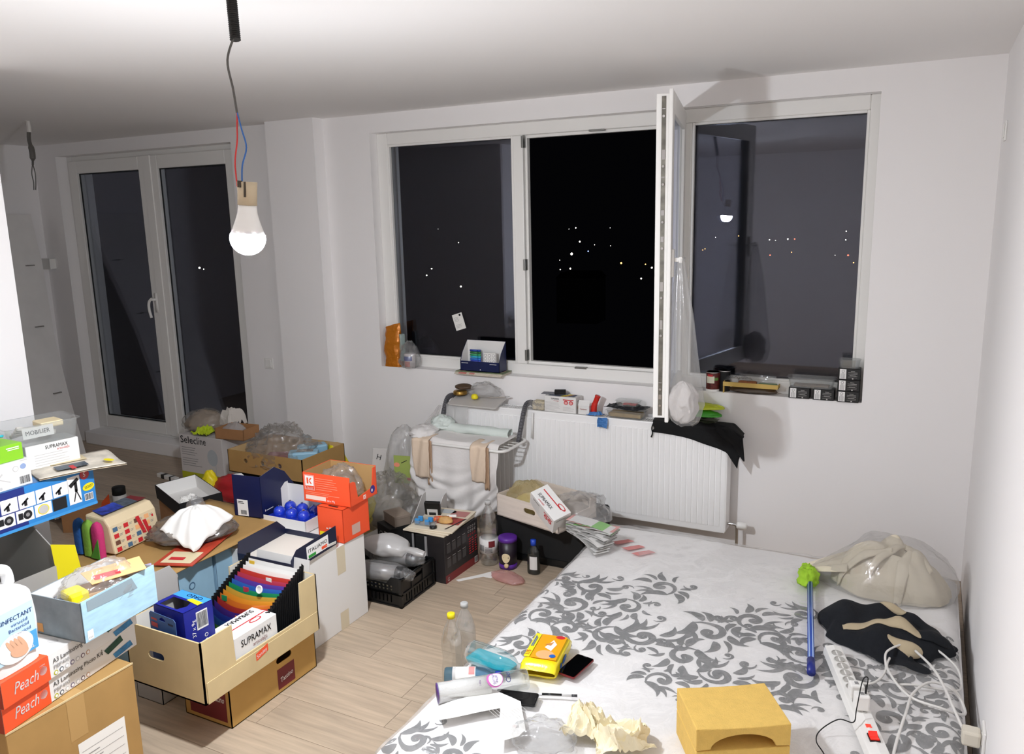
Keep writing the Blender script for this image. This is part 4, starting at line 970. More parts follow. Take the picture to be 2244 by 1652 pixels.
# ================================================================ clothes rack hung on the radiator
rk = E('drying_rack', (-2.72, -.3, .5), label='white wire drying rack hooked over the radiator by grey arms', cat='drying rack')
ko = Vector(rk.location)
GARM = mat('grey_arm_plastic', '#57565a', .5); TUBE = mat('white_tube', '#eceae6', .35)
for x in (-3.0, -2.43):
    pts = smoothpath([(x, -.05, .745), (x-.0, -.09, .77), (x-.004, -.15, .765), (x-.006, -.185, .72), (x-.008, -.225, .63), (x-.01, -.255, .55)], 5)
    g = G()
    for k in range(len(pts)-1): g.bar(pts[k]-ko, pts[k+1]-ko, .03, .022, (1, 0, 0))
    g.build('hook_arm', GARM, rk, bevel=.003)
    G().tube([Vector((x+.045, -.16, .72))-ko, Vector((x+.04, -.17, .56))-ko], .006, 8).build('strut', TUBE, rk, True)
fr = []
x0, x1, yb, yf, zb, zf = -3.06, -2.41, -.19, -.5, .555, .56
for cx, cy, a0 in ((x1-.05, yb-.05, 0), (x0+.05, yb-.05, PI/2), (x0+.05, yf+.05, PI), (x1-.05, yf+.05, 1.5*PI)):
    for k in range(6): a = a0+PI/2*k/5; fr.append(Vector((cx+.05*math.cos(a), cy+.05*math.sin(a), zb)))
fr.append(fr[0])
G().tube([p-ko for p in fr], .009, 10, cap=False).build('outer_frame', TUBE, rk, True)
for k in range(5):
    y = -.25-.05*k; G().tube([Vector((x0, y, zb+.004))-ko, Vector((x1, y, zb+.004))-ko], .0028, 6).build('rail', METAL if k == 0 else TUBE, rk, True)
# white sheet draped over it
sh = E('white_sheet', (-2.75, -.42, .15), label='white bed sheet draped over the drying rack and hanging in folds', cat='cloth')
so = Vector(sh.location); SHT = mat('sheet_cloth', '#e6e2df', .95, bump=.15, bs=60)
def shf(u, v):
    X = -3.075+.62*u
    s = v*.85
    bott = .10+.24*abs(u-.48)**1.6
    if s < .25: y, z = -.23-s, .585+.006*math.sin(u*9)
    elif s < .29: t = (s-.25)/.04; y, z = -.48-.0-.012*math.sin(t*PI/2), .585-.02*t
    else:
        t = (s-.29)/.56; z = .565-(.565-bott)*t; y = -.492-.018*math.sin(t*2.4)
        fold = .022*math.sin(u*21+t*7*(u-.5))*t+.03*nz((u*6, t*2, 0), 1, 31)*t
        swag = .02*math.sin((t*2.4+(u-.5)**2*3.4)*14+3*nz((u*4, t*4, 0), 1, 3))*max(0, t-.25)
        y += fold+swag; X += .012*nz((u*3, t*3, 2), 1, 33)
    return tuple(Vector((X, y, z))-so)
sheet(shf, 70, 80).build('sheet_cloth', SHT, sh, True, solid=.003)
def rollf(u, v):
    a = 2*PI*v; X = -2.98+.5*u; r = .028+.006*nz((u*5, math.cos(a), math.sin(a)), 1.5, 41)
    return tuple(Vector((X, -.285+r*math.cos(a)*1.3, .607+r*math.sin(a)))-so)
sheet(rollf, 40, 16).build('rolled_hem', mat('mint_cloth', '#d8e0da', .95, bump=.2, bs=60), sh, True)
g = blob((.13, .12, .07), 131, .25, 2.4, .5, .9); g.xf(Matrix.Translation(Vector((-2.97, -.28, .6))-so)); g.build('bunched_corner', mat('mint_cloth'), sh, True)
g = blob((.15, .2, .06), 133, .2, 2.4, .5, .9); g.xf(Matrix.Translation(Vector((-3.03, -.4, .57))-so)); g.build('bunched_corner', SHT, sh, True)
PEA = mat('peach_cloth', '#e3cdb6', .95, bump=.25, bs=50)
for k, (x, w_, l, lb) in enumerate(((-2.985, .125, .27, 'peach cloth hanging over the left end of the drying rack front bar'), (-2.575, .11, .25, 'peach cloth hanging over the right end of the drying rack front bar'))):
    e = E('small_towel', (x, -.5, .56), label=lb, cat='cloth')
    def tf(u, v):
        X = (u-.5)*w_*(1-.12*v); s = v*(l+.1)
        if s < .08: return (X, .09-s, .03+.003*math.sin(u*8))
        if s < .11: t = (s-.08)/.03; return (X, .01-.035*t, .03-.012*t)
        t = (s-.11)/(l-.01); return (X+.012*t*math.sin(k*2+1)+.004*nz((u, t, 0), 6, k), -.026-.006*math.sin(u*10+t*4)-.006*math.sin(t*3), .018-(l-.03)*t)
    sheet(tf, 16, 30).build('towel_cloth', PEA, e, True, solid=.003)
    g = sheet(lambda u, v: (w_*.32+w_*.3*u, -.014-.006*math.sin(u*9), .016-(l-.0)*1.05*v), 8, 16); g.build('towel_tail', mat('tan_cloth', '#b99a7e', .95, bump=.2, bs=50), e, True, solid=.003)
# shelf board on the radiator with odds and ends
bd = E('shelf_board', (-2.80, -.125, RT+.02), 0, rx=.22, label='small pale grey board resting on radiator and rack with clutter on it', cat='board')
G().plate(rrect(.36, .17, .02), [], .008).build('board', mat('pale_grey_board', '#c9c4bf', .6), bd, bevel=.002)
e = E('jar_lid', (-2.945, -.09, RT+.05), label='brass coloured jar lid among the clutter on the radiator board', cat='lid'); G().lathe([(0, 0), (.045, 0), (.046, .004), (.046, .02), (.04, .026), (0, .027)], 24).build('lid', GOLD, e, True); G().lathe([(.0465, .003), (.0475, .006), (.0465, .009)], 24).build('lid_bead', GOLD, e, True)
e = E('brown_leather_case', (-2.935, -.06, RT+.08), .2, label='dark brown pouch lying on the jar lid on the radiator', cat='pouch'); blob((.12, .08, .035), 151, .1, 2, .4).build('pouch', mat('brown_leather', '#4c3a28', .5), e, True)
e = E('clear_bag', (-2.76, -.09, RT+.05), label='crumpled clear bag with yellow bits on the radiator board', cat='bag'); blob((.2, .11, .085), 153, .25, 2.5, .3).build('bag_film', POLY, e, True)
G().lathe([(0, 0), (.02, .004), (.024, .015), (.018, .032), (0, .036)], 16, (-.045, -.055, -.012)).build('yellow_lid', YEL, e, True)
e = E('hanging_film', (-2.93, -.185, .62), label='clear film hanging down from the radiator board over the rack', cat='bag')
sheet(lambda u, v: ((u-.5)*(.2-.12*v)+.04*v, -.005-.025*math.sin(u*7)*v, .12-.2*v-.02*abs(u-.5)), 24, 20).build('film', POLYW, e, True)
e = E('small_spoon', (-2.66, -.1, RT+.052), .35, label='little steel spoon on the right of the radiator board', cat='spoon'); G().bar((-.06, 0, 0), (.05, 0, .006), .007, .002).build('spoon_handle', CHROME, e); G().lathe([(0, -.004), (.01, -.002), (.014, .002)], 12, (.062, 0, .006), 1.3).build('spoon_bowl', CHROME, e, True)

# ================================================================ window sill things
ZS = WZ0
# five black boxes
BB = mat('black_gift_box', '#131314', .45)
spots = [(-.79, .0, ZS, 'black dessert box with white emblem, leftmost on the sill'), (-.665, .0, ZS, 'black dessert box with white emblem, second from the left on the sill'),
         (-.543, -.005, ZS, 'black dessert box at the bottom of the stack by the window jamb'), (-.543, -.003, ZS+.0605, 'black dessert box in the middle of the stack by the window jamb'), (-.543, .002, ZS+.121, 'black dessert box on top of the stack by the window jamb')]
for x, y, z, lb in spots:
    e = cbox('dessert_box', lb, 'box', (x, y-.01, z), .108, .07, .06, BB, group='black dessert boxes')
    p = fy(e, .108); p.rect(.008, .004, .032, .052, WINK); 
    for q in range(5): p.rect(.0135+.0045*q, .006, .0016, .038-.012*abs(q-2)/2, GINK, 2)
    p.ell(.024, .046, .007, .007, GINK, layer=2); p.ell(.024, .046, .005, .005, WINK, layer=3)
    for q, ww in enumerate((.02, .045, .045, .03)): p.rect(.05+(.045-ww)/2, .046-.0075*q, ww, .0016, LINK, 2, 'fine_print')
    p.rect(.05, .012, .045, .001, LINK, 2, 'fine_print'); p.rect(.05, .02, .045, .001, LINK, 2, 'fine_print'); p.ell(.073, .007, .004, .003, LINK, layer=2); p.flush()
foodtray('small clear empty box on top of the black dessert box stack', (-.6, .03, ZS+.182), .11, .075, .045, TRAYP)
e = foodtray('large clear ribbed tray resting on the two lower black boxes', (-.785, .025, ZS+.063), .25, .1, .055, TRAYP)
G().box(-.09, .09, -.03, .03, .004, .014).build('food_rest', mat('brown_filling'), e, bevel=.005)
e = E('open_snack_box', (-.955, -.012, ZS+.0), -.0, label='yellow-edged open snack box standing on clear packaging on the sill', cat='box')
g = G(); g.box(-.3, 0, 0, .004, .04, .065); g.box(-.3, 0, .004, .075, .04, .044); g.box(-.3, -.296, .004, .075, .0, .065); g.box(-.004, 0, .004, .075, .04, .06); g.build('box_body', mat('buff_card', '#d8b766', .7), e)
g = blob((.26, .06, .042), 161, .1, 2, .5); g.xf(Matrix.Translation((-.14, .045, 0))); g.build('inner_packaging', film('stained_clear', '#b9a38c', .35, '#8f7a66', .5, .1, .5, 20), e, True)
G().box(-.22, -.12, .012, .05, .044, .072).build('biscuit', mat('rust_biscuit', '#a3663f', .8, var=.2, vs_=40), e, bevel=.008); G().box(-.11, -.01, .012, .055, .044, .064).build('green_packet', mat('sage_green', '#7f9a72', .5), e, bevel=.006)
g = crumple(.16, .05, .03, 163, 18); g.xf(Matrix.Translation((-.23, .035, .06))); g.build('wrapper', POLY, e, True)
G().add([(-.23, .06, .06), (-.03, .06, .06), (-.02, .07, .1), (-.22, .07, .105)], [(0, 1, 2, 3)]).build('clear_lid', TRAYP, e)
# cans
def can(label, x, y, r, h, m, top):
    e = E('food_can', (x, y, ZS), label=label, cat='can')
    G().lathe([(0, 0), (r*.96, 0), (r, .004), (r, h-.004), (r*.97, h)], 26).build('can_body', m, e, True)
    G().lathe([(r*.97, h), (r*1.01, h+.001), (r*1.01, h-.004), (r*.95, h-.005), (0, h-.005)], 26).build('can_rim', CHROME, e, True)
    return e
e = can('tin can of red beans with cream label beside the hanging bag', -1.32, .025, .0385, .112, mat('bean_print', '#5a1b18', .5, var=.6, vs_=70), 1)
cyl(e, .0391, -2.4, -1.15, .05, .09, mat('cream_label', '#e2dcc6', .6), 'can_label'); cyl(e, .0391, -2.2, -1.4, .088, .1, RED, 'can_label'); cyl(e, .0391, -1.15, -.5, .066, .082, mat('leaf_green', '#5f8a3c'), 'can_label'); cyl(e, .0391, -2.9, -.2, .0, .014, WINK, 'can_base_band')
can('plain black can with shiny lid behind the bean can', -1.262, .055, .034, .118, BLKM, 1)
# left end of the sill
e = E('orange_pouch', (-3.548, .03, ZS), .0, label='crumpled orange foil pouch standing in the left corner of the sill', cat='pouch')
def pou(u, v):
    a = 2*PI*u; w_ = .062*(1+.1*nz((0, v*3, 0), 2, 3)); dth = .034*(1-.8*max(0, v-.6)/.4)
    c, s = math.cos(a), math.sin(a); k = (abs(c)**4+abs(s)**4)**-.25
    return (w_*c*k+.012*nz((c, s, v*3), 1.6, 7), dth*s*k+.006*ridge((c*2, v*5, s), 1.6, 9)*.7, .29*v*(1+.06*c))
G().grid(pou, 48, 36).build('pouch_foil', mat('orange_foil', '#c9781c', .28, .25, bump=.5, bs=30), e, True)
e = E('small_sachet', (-3.475, .035, ZS+.14), -.4, label='small pale sachet leaning between orange pouch and cup', cat='sachet'); G().box(-.012, .012, -.02, .02, -.1, .09).build('sachet_foil', mat('pale_green_foil', '#a7b7b2', .3, .2, bump=.4, bs=40), e, bevel=.006)
e = E('yogurt_cup', (-3.4, .01, ZS), label='white dessert cup with pink print inside a clear bag on the sill', cat='cup')
G().lathe([(0, 0), (.034, 0), (.04, .095), (.043, .1), (.0, .101)], 24).build('cup_body', mat('cup_white', '#e9e2e2', .5), e, True); cyl(e, .0395, -2.6, -.6, .055, .085, mat('cup_blue', '#41549a'), 'cup_print'); cyl(e, .0385, -2.2, -1.0, .012, .05, mat('cup_pink', '#c98d86', .5, var=.3, vs_=40), 'cup_print')
g = blob((.14, .1, .17), 171, .2, 2.4, .5, .8, neck=1); g.build('bag_film', POLY, e, True)
# newspapers and the pen box
for k in range(4):
    e = E('newspaper', (-2.82+.004*k, .0, ZS+.006*k), -.02+.015*k, label=['cream newspaper at the bottom of the pile on the sill', 'second newspaper from the bottom of the pile on the sill', 'third newspaper from the bottom of the pile on the sill', 'colourful leaflet on top of the newspaper pile on the sill'][k], cat='newspaper')
    m_ = [mat('newsprint', '#d5cbbb', .9, var=.08), mat('newsprint'), mat('newsprint'), mat('colour_leaflet', '#6f7a5a', .6, var=.5, vs_=18)][k]
    G().box(-.18, .17, -.07, .06, 0, .0055).build('pages', m_, e, bevel=.002)
    p = Print(e, (-.18, -.07, 0), (1, 0, 0), (0, 0, 1))
    if k in (1, 2): p.rect(.03, .001, .06, .003, RED); p.rect(.11, .001, .04, .003, RED)
    p.flush()
    if k == 3:
        p = Print(e, (-.18, -.07, .0055)); p = Print(e, (-.18, -.07, .0055), (1, 0, 0), (0, 1, 0)); p.rect(.01, .005, .06, .02, mat('cream_print')); p.rect(.28, .02, .05, .09, mat('newsprint')); p.rect(.285, .03, .03, .02, RED, 2); p.rect(.3, .07, .025, .025, RED, 2); p.flush()
e = E('pen_box', (-2.665, -.06, ZS+.026), 0, label='dark blue open display box of coloured pens on the sill', cat='box')
walls(e, .29, .1, .065, .003, NAVY, WBOX, hx=[(0, 0), (.1, 0), (.1, .19), (.03, .12), (0, .065)], hx0=[(0, 0), (.1, 0), (.1, .065), (.07, .12), (0, .19)], hy=.19)
p = fy(e, .29); p.rect(.01, .05, .05, .003, WINK, 2, 'fine_print'); p.rect(.22, .05, .05, .003, WINK, 2, 'fine_print'); p.ell(.15, .012, .004, .003, WINK); p.flush()
for k, c in enumerate(('#c04a9a', '#d86ab0', '#7a3fb0', '#4a5ad0', '#2d7ad6', '#36b0d0', '#36a06a', '#2a6e3c', '#1f3f9a')):
    pe = E('marker_pen', (-2.865, .01+.003*(k % 2), ZS+.04+.0145*k), .0, label='%s marker pen in the dark blue box on the sill' % ['magenta', 'pink', 'violet', 'indigo', 'sky blue', 'turquoise', 'mint green', 'dark green', 'royal blue'][k], cat='pen', group='marker pens in the blue box')
    G().tube([(-.035, -.03, 0), (.02, -.03, 0)], .0068, 10).build('barrel', mat('pen_'+c[1:], c, .35), pe, True); G().tube([(.02, -.03, 0), (.042, -.03, 0)], .0074, 10).build('cap', mat('pen_'+c[1:]), pe, True)
e = cbox('sticker_pack', 'clear wrapped white card pack beside the marker pens on the sill', 'package', (-2.70, -.045, ZS+.03), .085, .02, .12, WBOX)
p = fy(e, .085)
for k in range(9): p.ell(.012+.03*(k % 3), .06+.022*(k//3), .011, .008, GINK, layer=1); p.ell(.012+.03*(k % 3), .06+.022*(k//3), .0085, .006, WINK, layer=2)
p.lines(.02, .04, .045, 4, .009, .002, GINK, 4); p.flush()

# ================================================================ boxes on the left
# ---- lower printed carton and the pale tray on it
e = E('snack_carton', (-2.53, -2.565, 0), 0, label='kraft snack carton with dark red labels standing on the floor under the pale tray', cat='carton')
SC = mat('snack_kraft', '#bd9450', .75, var=.07, vs_=6)
walls(e, .25, .49, .2, .004, SC, None, holes={'+x': [slot(.3, .145, .09, .028)]})
G().box(-.25, 0, 0, .49, .198, .2).build('top_board', SC, e)
p = fx(e); p.rect(.255, .018, .1, .09, DRED); p.text(.268, .045, 'Tastino', .03, WINK, .12, fit=.075, shear=.2); p.flush()
p = fy(e, .25); p.rect(.03, .02, .2, .15, DRED); p.text(.15, .1, 'Tastino', .04, WINK, 0, fit=.07, shear=.2); p.flush()
TZ = .2015
tr = E('pale_tray', (-2.48, -2.715, TZ), 0, label='pale cardboard fruit tray holding an accordion folder and small boxes', cat='tray')
W_, D_ = .40, .62
sideprof = [(0, 0), (D_, 0), (D_, .25), (D_-.1, .25), (D_-.1, .1), (.16, .1), (.12, .105), (.0, .245)]
sideprof = [(0, 0), (D_, 0), (D_, .25), (D_-.1, .25), (D_-.105, .095), (.155, .095), (.15, .245), (0, .245)]
walls(tr, W_, D_, .245, .006, CARDL, mat('tray_inside', '#e8e3d6', .8), hx=sideprof, hx0=mirror(sideprof, D_), hy=.25, holes={'-y': [slot(.16, .14, .085, .03)]})
G().box(.0005, .004, .01, D_-.01, .0, .085).build('front_band', CARDL, tr, bevel=.001)
p = Print(tr, (.0045, 0, 0), (0, 1, 0), (0, 0, 1)); p.poly([(.25, .045), (.315, .06), (.315, .09), (.25, .075)], ORNG); p.text(.255, .053, 'Sondey', .022, WINK, .22, fit=.055, layer=2); p.flush()
# accordion folder (standing in the tray)
af = E('accordion_folder', (-2.53, -2.40, TZ+.012), 0, label='black accordion folder fanned open with rainbow dividers in the pale tray', cat='folder')
FW, FD, FH = .30, .26, .27
BF = mat('black_folder', '#08080a', .5)
n = 22
for side in (0, 1):
    x = -.01 if side else -FW
    P = []; F = []
    for k in range(2*n+1):
        t = k/(2*n); y = FD*t; z1 = .12+.16*t; z0 = .0; o = (.018 if k % 2 else 0)*(1 if side else -1)
        sl = .10*(1-t)
        P += [(x+o, y-.02, z0+.01), (x+o, y+.05*t-.02, z1)]
    for k in range(2*n): F.append((2*k, 2*k+1, 2*k+3, 2*k+2))
    G().add(P, F).build('pleated_side', BF, af, solid=.0012)
cols = ['#d7c33a', '#e2b93b', '#1f8f52', '#2f5fb8', '#2b3f9c', '#4a2a86', '#b5322e', '#dc7a2a', '#e39a2c', '#c9a23a', '#1e8a58', '#2d62b6', '#5b3b9a', '#b93a52', '#c0392f', '#eee9e2', '#e8e6e2', '#dedcd8']
for k, c in enumerate(cols):
    t = k/len(cols); y = .0+FD*t; h = .12+.155*t; cv = .06*(1-t)**2
    def fn(u, v): return (-FW+.004+(FW-.018)*u, y-.02+.05*t*v-cv*math.sin(PI*u)*(.4+.6*v), .008+(h-.012)*v-.02*(1-t)*math.sin(PI*u)*v)
    sheet(fn, 14, 4).build('divider', mat('divider_'+c[1:], c, .5), af, True)
    tx = -.05-.22*((k*5) % 9)/9
    cc = cols[(k+3) % len(cols)]
    if k % 3 == 1: G().box(tx-.03, tx, y-.02+.05*t-cv*math.sin(PI*((tx+FW)/FW))-.001, y-.019+.05*t-cv*math.sin(PI*((tx+FW)/FW)), h-.03*(1-t)-.012, h+.006-.02*(1-t)).build('index_tab', mat('divider_'+cc[1:], cc, .4), af)
sheet(lambda u, v: (-FW+(FW)*u, FD+.02+.05*v, .0+.28*v), 4, 2).build('rear_cover', mat('clear_grey_cover', '#cfcdca', .4), af, solid=.002)
sheet(lambda u, v: (-FW+(FW)*u, -.05-.07*math.sin(PI*u)*v-.02*v, .005+.09*v), 10, 4).build('front_flap', BF, af, True, solid=.002)
ring_ = G().lathe([(.013, -.002), (.017, -.002), (.017, .002), (.013, .002), (.013, -.002)], 18); ring_.xf(Matrix.Translation((-.085, .115, .225)) @ Matrix.Rotation(1.3, 4, 'X')); ring_.build('ring_tab', PVC, af)
# biscuit box
ob = E('biscuit_box', (-2.60, -2.675, TZ+.012), -.06, label='dark blue empty biscuit box with cut-out window in the pale tray', cat='box')
DB = mat('biscuit_blue', '#17218a', .4)
w_, d_, h_ = .17, .13, .305
g = G(); g.plate(rect(0, 0, d_, h_), [], .002, (-.002, 0, 0), (0, 1, 0), (0, 0, 1)); g.plate(rect(0, 0, d_, h_), [], .002, (-w_+.002, d_, 0), (0, -1, 0), (0, 0, 1)); g.plate(rect(0, 0, w_, h_), [], .002, (-w_, .002, 0), (1, 0, 0), (0, 0, 1)); g.plate(rect(0, 0, w_, h_), [], .002, (0, d_-.002, 0), (-1, 0, 0), (0, 0, 1))
g.plate(rect(0, 0, w_, d_), [[(.02, .012), (.12, .012), (.135, .045), (.12, .075), (.02, .075)]], .002, (-w_, 0, h_-.002), (1, 0, 0), (0, 1, 0)); g.box(-w_, 0, 0, d_, 0, .002)
g.build('carton_body', DB, ob)
G().box(-w_+.004, -.004, .004, d_-.004, .1, .102).build('inside_board', GREYB, ob); G().box(-w_+.003, -.003, d_-.005, d_-.004, .1, h_-.003).build('inside_board', GREYB, ob); G().box(-w_+.003, -w_+.004, .004, d_-.004, .1, h_-.003).build('inside_board', GREYB, ob)
p = ft(ob, w_, h_); p.rect(.0, .085, w_, .043, SKYB); p.poly([(.09, .078), (.165, .068), (.165, .092), (.1, .096)], YEL, 2); p.text(.142, .118, 'OREO', .026, WINK, PI, fit=.085, bold=.04); p.flush()
p = fx(ob); p.bars(.055, .22, .045, .06, 3); p.text(.045, .19, '37 x 9g', .022, WINK, PI/2, fit=.07)
for q in range(3): p.ell(.09, .18-.022*q, .008, .008, WINK); p.ell(.09, .18-.022*q, .005, .005, DB, layer=2)
p.rect(.09, .05, .035, .06, WINK); p.flush()
# blue blister card in front
e = E('blister_pack', (-2.625, -2.69, TZ+.012), -.1, rx=0, label='blue blister card pack standing against the biscuit box', cat='package')
BL = mat('denim_blue_card', '#44659a', .5)
g = G(); g.plate([(0, 0), (.16, 0), (.16, .27), (.15, .28), (.01, .28), (0, .27)], [[(.06, .255), (.1, .255), (.095, .265), (.085, .268), (.08, .274), (.075, .268), (.065, .265)]], .002, (-.16, 0, 0), (1, 0, 0), (0, 0, 1)); g.build('card', BL, e)
p = fy(e, .16); p.o.y = -.0025; p.rect(.012, .25, .035, .008, mat('coral_print', '#c8524e')); p.rect(.01, .222, .04, .018, mat('coral_print')); p.rect(.115, .25, .03, .008, NAVY); p.flush()
G().box(-.15, -.01, -.014, -.002, .03, .215).build('blister', film('blue_blister', '#7f9cc8', .4, '#4c6ea8', .5, .1, .3, 20), e, bevel=.008)
# glove box in the tray
e = cbox('glove_box', 'white glove box with bold lettering lying in the pale tray', 'box', (-2.497, -2.545, TZ+.008), .13, .225, .165, WBOX)
p = fx(e); p.text(.03, .115, 'SUPRAMAX', .04, INK, fit=.16, bold=.035); p.text(.09, .092, 'articulații', .022, mat('maroon_ink', '#7a2a2c'), fit=.075); p.flush()
p = ft(e, .13, .165); p.text(.015, .2, 'SUPRAMAX', .036, INK, -PI/2, fit=.14, bold=.035, layer=3); p.rect(.07, .03, .006, .19, RED); p.ell(.09, .15, .014, .03, RED); p.ell(.09, .15, .009, .024, WBOX, layer=2); p.flush()
p = fy(e, .13); p.text(.02, .13, 'MAX', .02, INK, fit=.04); p.lines(.02, .115, .08, 4, .012, .003, LINK); p.flush()
# ---- tall white carton
wc = cbox('white_carton', 'tall white carton with yellowed tape strips standing on the floor', 'carton', (-2.63, -1.98, 0), .47, .41, .418, WBOX)
p = fx(wc); p.rect(.2, .0, .06, .09, mat('aged_tape', '#d8ccb2', .4)); p.rect(.2, .28, .06, .135, mat('aged_tape')); p.flush()
G().add([(0, .0, .418), (0, .2, .418), (.012, .19, .46), (.01, .03, .47)], [(0, 1, 2, 3)]).build('lid_flap', WBOX, wc, solid=.002)
# orange cartons
def kmark(p, x, y, s, m_in=ORNG):
    p.rect(x, y, s, s, WINK, 2); q = s/5
    p.rect(x+q, y+q, q, s-2*q, m_in, 3); p.poly([(x+2.2*q, y+2.6*q), (x+3.2*q, y+4*q), (x+4.1*q, y+4*q), (x+3*q, y+2.6*q)], m_in, 3); p.poly([(x+2.2*q, y+2.4*q), (x+3*q, y+2.4*q), (x+4.1*q, y+q), (x+3.2*q, y+q)], m_in, 3)
o2 = E('orange_carton', (-2.625, -1.725, .42), -.03, label='plain orange carton with yellow corner standing on the white carton', cat='carton')
walls(o2, .155, .19, .165, .003, ORNG, CARDB, holes={'-y': []})
G().box(-.155, 0, 0, .09, .162, .165).build('top_flap', ORNG, o2)
p = fy(o2, .155); p.rect(.008, .0, .07, .04, YEL); kmark(p, .07, .045, .022); p.rect(.05, .058, .012, .005, WINK); p.flush()
p = ft(o2, .155, .165); p.poly(slot(.08, .025, .06, .012), INK, 1, 'hand_slot'); p.flush(); p = fx(o2); p.rect(.06, .02, .06, .05, mat('grey_sticker', '#c9a79a')); p.flush()
o1 = E('orange_carton', (-2.605, -1.685, .588), .03, label='orange display carton with white emblem and cut-away side on the plain orange one', cat='carton')
walls(o1, .275, .215, .145, .003, ORNG, mat('carton_inside', '#b58f5c', .9), hx=[(0, 0), (.215, 0), (.215, .14), (.19, .14), (.175, .045), (.06, .03), (.045, .11), (.03, .118), (0, .12)])
p = fy(o1, .275); kmark(p, .014, .08, .05); p.text(.013, .064, 'Classic', .02, WINK, fit=.048, bold=.02); g_ = .0012
for q in ((.01, .06, .058, g_), (.01, .133, .058, g_), (.01, .06, g_, .074), (.067, .06, g_, .074)): p.rect(*q, WINK, 2)
p.lines(.075, .12, .15, 6, .011, .0025, mat('salmon_print', '#f79a7c'), 3); p.lines(.015, .048, .2, 3, .008, .0025, mat('salmon_print'), 8); p.rect(.012, .012, .12, .02, mat('blush_print', '#f3d9cc'), 2); p.text(.14, .012, '64 x 99g', .014, WINK, fit=.045); p.flush()
p = fx(o1); kmark(p, .1, .008, .02); p.ell(.178, .035, .02, .02, mat('violet_print2', '#3a2a86')); p.ell(.172, .032, .006, .008, WINK, layer=2); p.flush()
e = E('clear_wrap', (-2.74, -1.585, .593), .2, label='crumpled clear wrap inside the orange display carton', cat='bag'); blob((.2, .15, .15), 201, .22, 2.6, .4).build('film', POLY, e, True)
# box of blue glass balls
bb = E('bauble_box', (-2.875, -1.705, .42), .02, label='open white box with two rows of shiny blue baubles', cat='box')
G().prism([(.004, .004), (.2, .004), (.2, .06), (.03, .162), (.004, .162)], .0006, o=(-.2812, .207, 0), u=(0, -1, 0), v=(0, 0, 1)).build('kraft_flap_inside', CARDB, bb)
walls(bb, .285, .21, .06, .003, WBOX, WBOX, hy=.16, hx0=[(0, 0), (.21, 0), (.21, .06), (.02, .17), (0, .17)])
G().box(-.265, -.02, .02, .19, .03, .05).build('blue_insert', mat('blue_insert', '#182c9e', .25), bb, bevel=.005)
for r in range(2):
    for k in range(3):
        b_ = E('blue_bauble', (-2.875-.225+.08*k+.0, -1.705+.065+.08*r, .42+.058), label='shiny blue bauble, %s of the %s row in the open white box' % (('leftmost', 'middle one', 'rightmost')[k], ('front', 'back')[r]), cat='bauble', group='blue baubles in the white box')
        G().lathe([(0, -.03)]+[(.031*math.cos(a), .031*math.sin(a)) for a in [-1.2+.3*q for q in range(9)]]+[(0, .031)], 22).build('glass_ball', mat('blue_glass', '#2140c8', .08, 0, coat=1), b_, True); G().lathe([(.006, .03), (.006, .036), (0, .036)], 10).build('cap', CHROME, b_)
# navy display tray
it = E('display_tray', (-2.615, -2.09, .432), .02, rx=.03, label='navy display tray with white inside and a small flag label', cat='tray')
G().box(-.306, -.004, .004, .306, .0035, .005).build('tray_floor', mat('tray_white', '#e3ddd2', .7), it)
walls(it, .31, .31, .03, .003, NAVYD, None, hx=[(0, 0), (.31, 0), (.31, .09), (.04, .085), (.0, .05)], hx0=[(0, 0), (.31, 0), (.31, .035), (.3, .085), (.05, .085), (.0, .035)], hy0=.035, hy=.03)
p = fx(it); p.rect(.1, .012, .15, .06, WINK); p.text(.108, .04, 'ITALIAMO', .024, INK, fit=.132, layer=3); p.rect(.11, .014, .05, .014, GRN, 2); p.rect(.2, .018, .04, .014, ORNG, 2); p.flush()
# ---- pale blue cartons under a cardboard sheet
for k, (x, y, lb) in enumerate(((-3.09, -2.42, 'pale blue carton under the nearer end of the brown cardboard sheet'), (-3.09, -2.08, 'pale blue carton under the middle of the brown cardboard sheet'))):
    e = cbox('pale_blue_carton', lb, 'carton', (x, y, 0), .5, .325, .437, mat('pale_blue_card', '#9cc0d6', .6, var=.08), group='pale blue cartons')
    p = fx(e); p.ell(.2, .33, .018, .018, mat('steel_print', '#4a6a86')); p.ell(.2, .33, .012, .012, mat('pale_blue_card'), layer=2); p.rect(.0, .0, .003, .437, mat('steel_print')); p.flush()
cs = E('cardboard_sheet', (-3.055, -2.46, .439), label='curved brown cardboard sheet lying on the pale blue cartons', cat='cardboard')
sheet(lambda u, v: (-.56+.56*u+.04*math.sin(PI*v)*u*.5, -.02+.86*v, .002+.012*(1-u)*v-.03*u*max(0, .25-v)*2+.01), 14, 16).build('sheet', CARD, cs, True, solid=.005)
SZ_ = .462
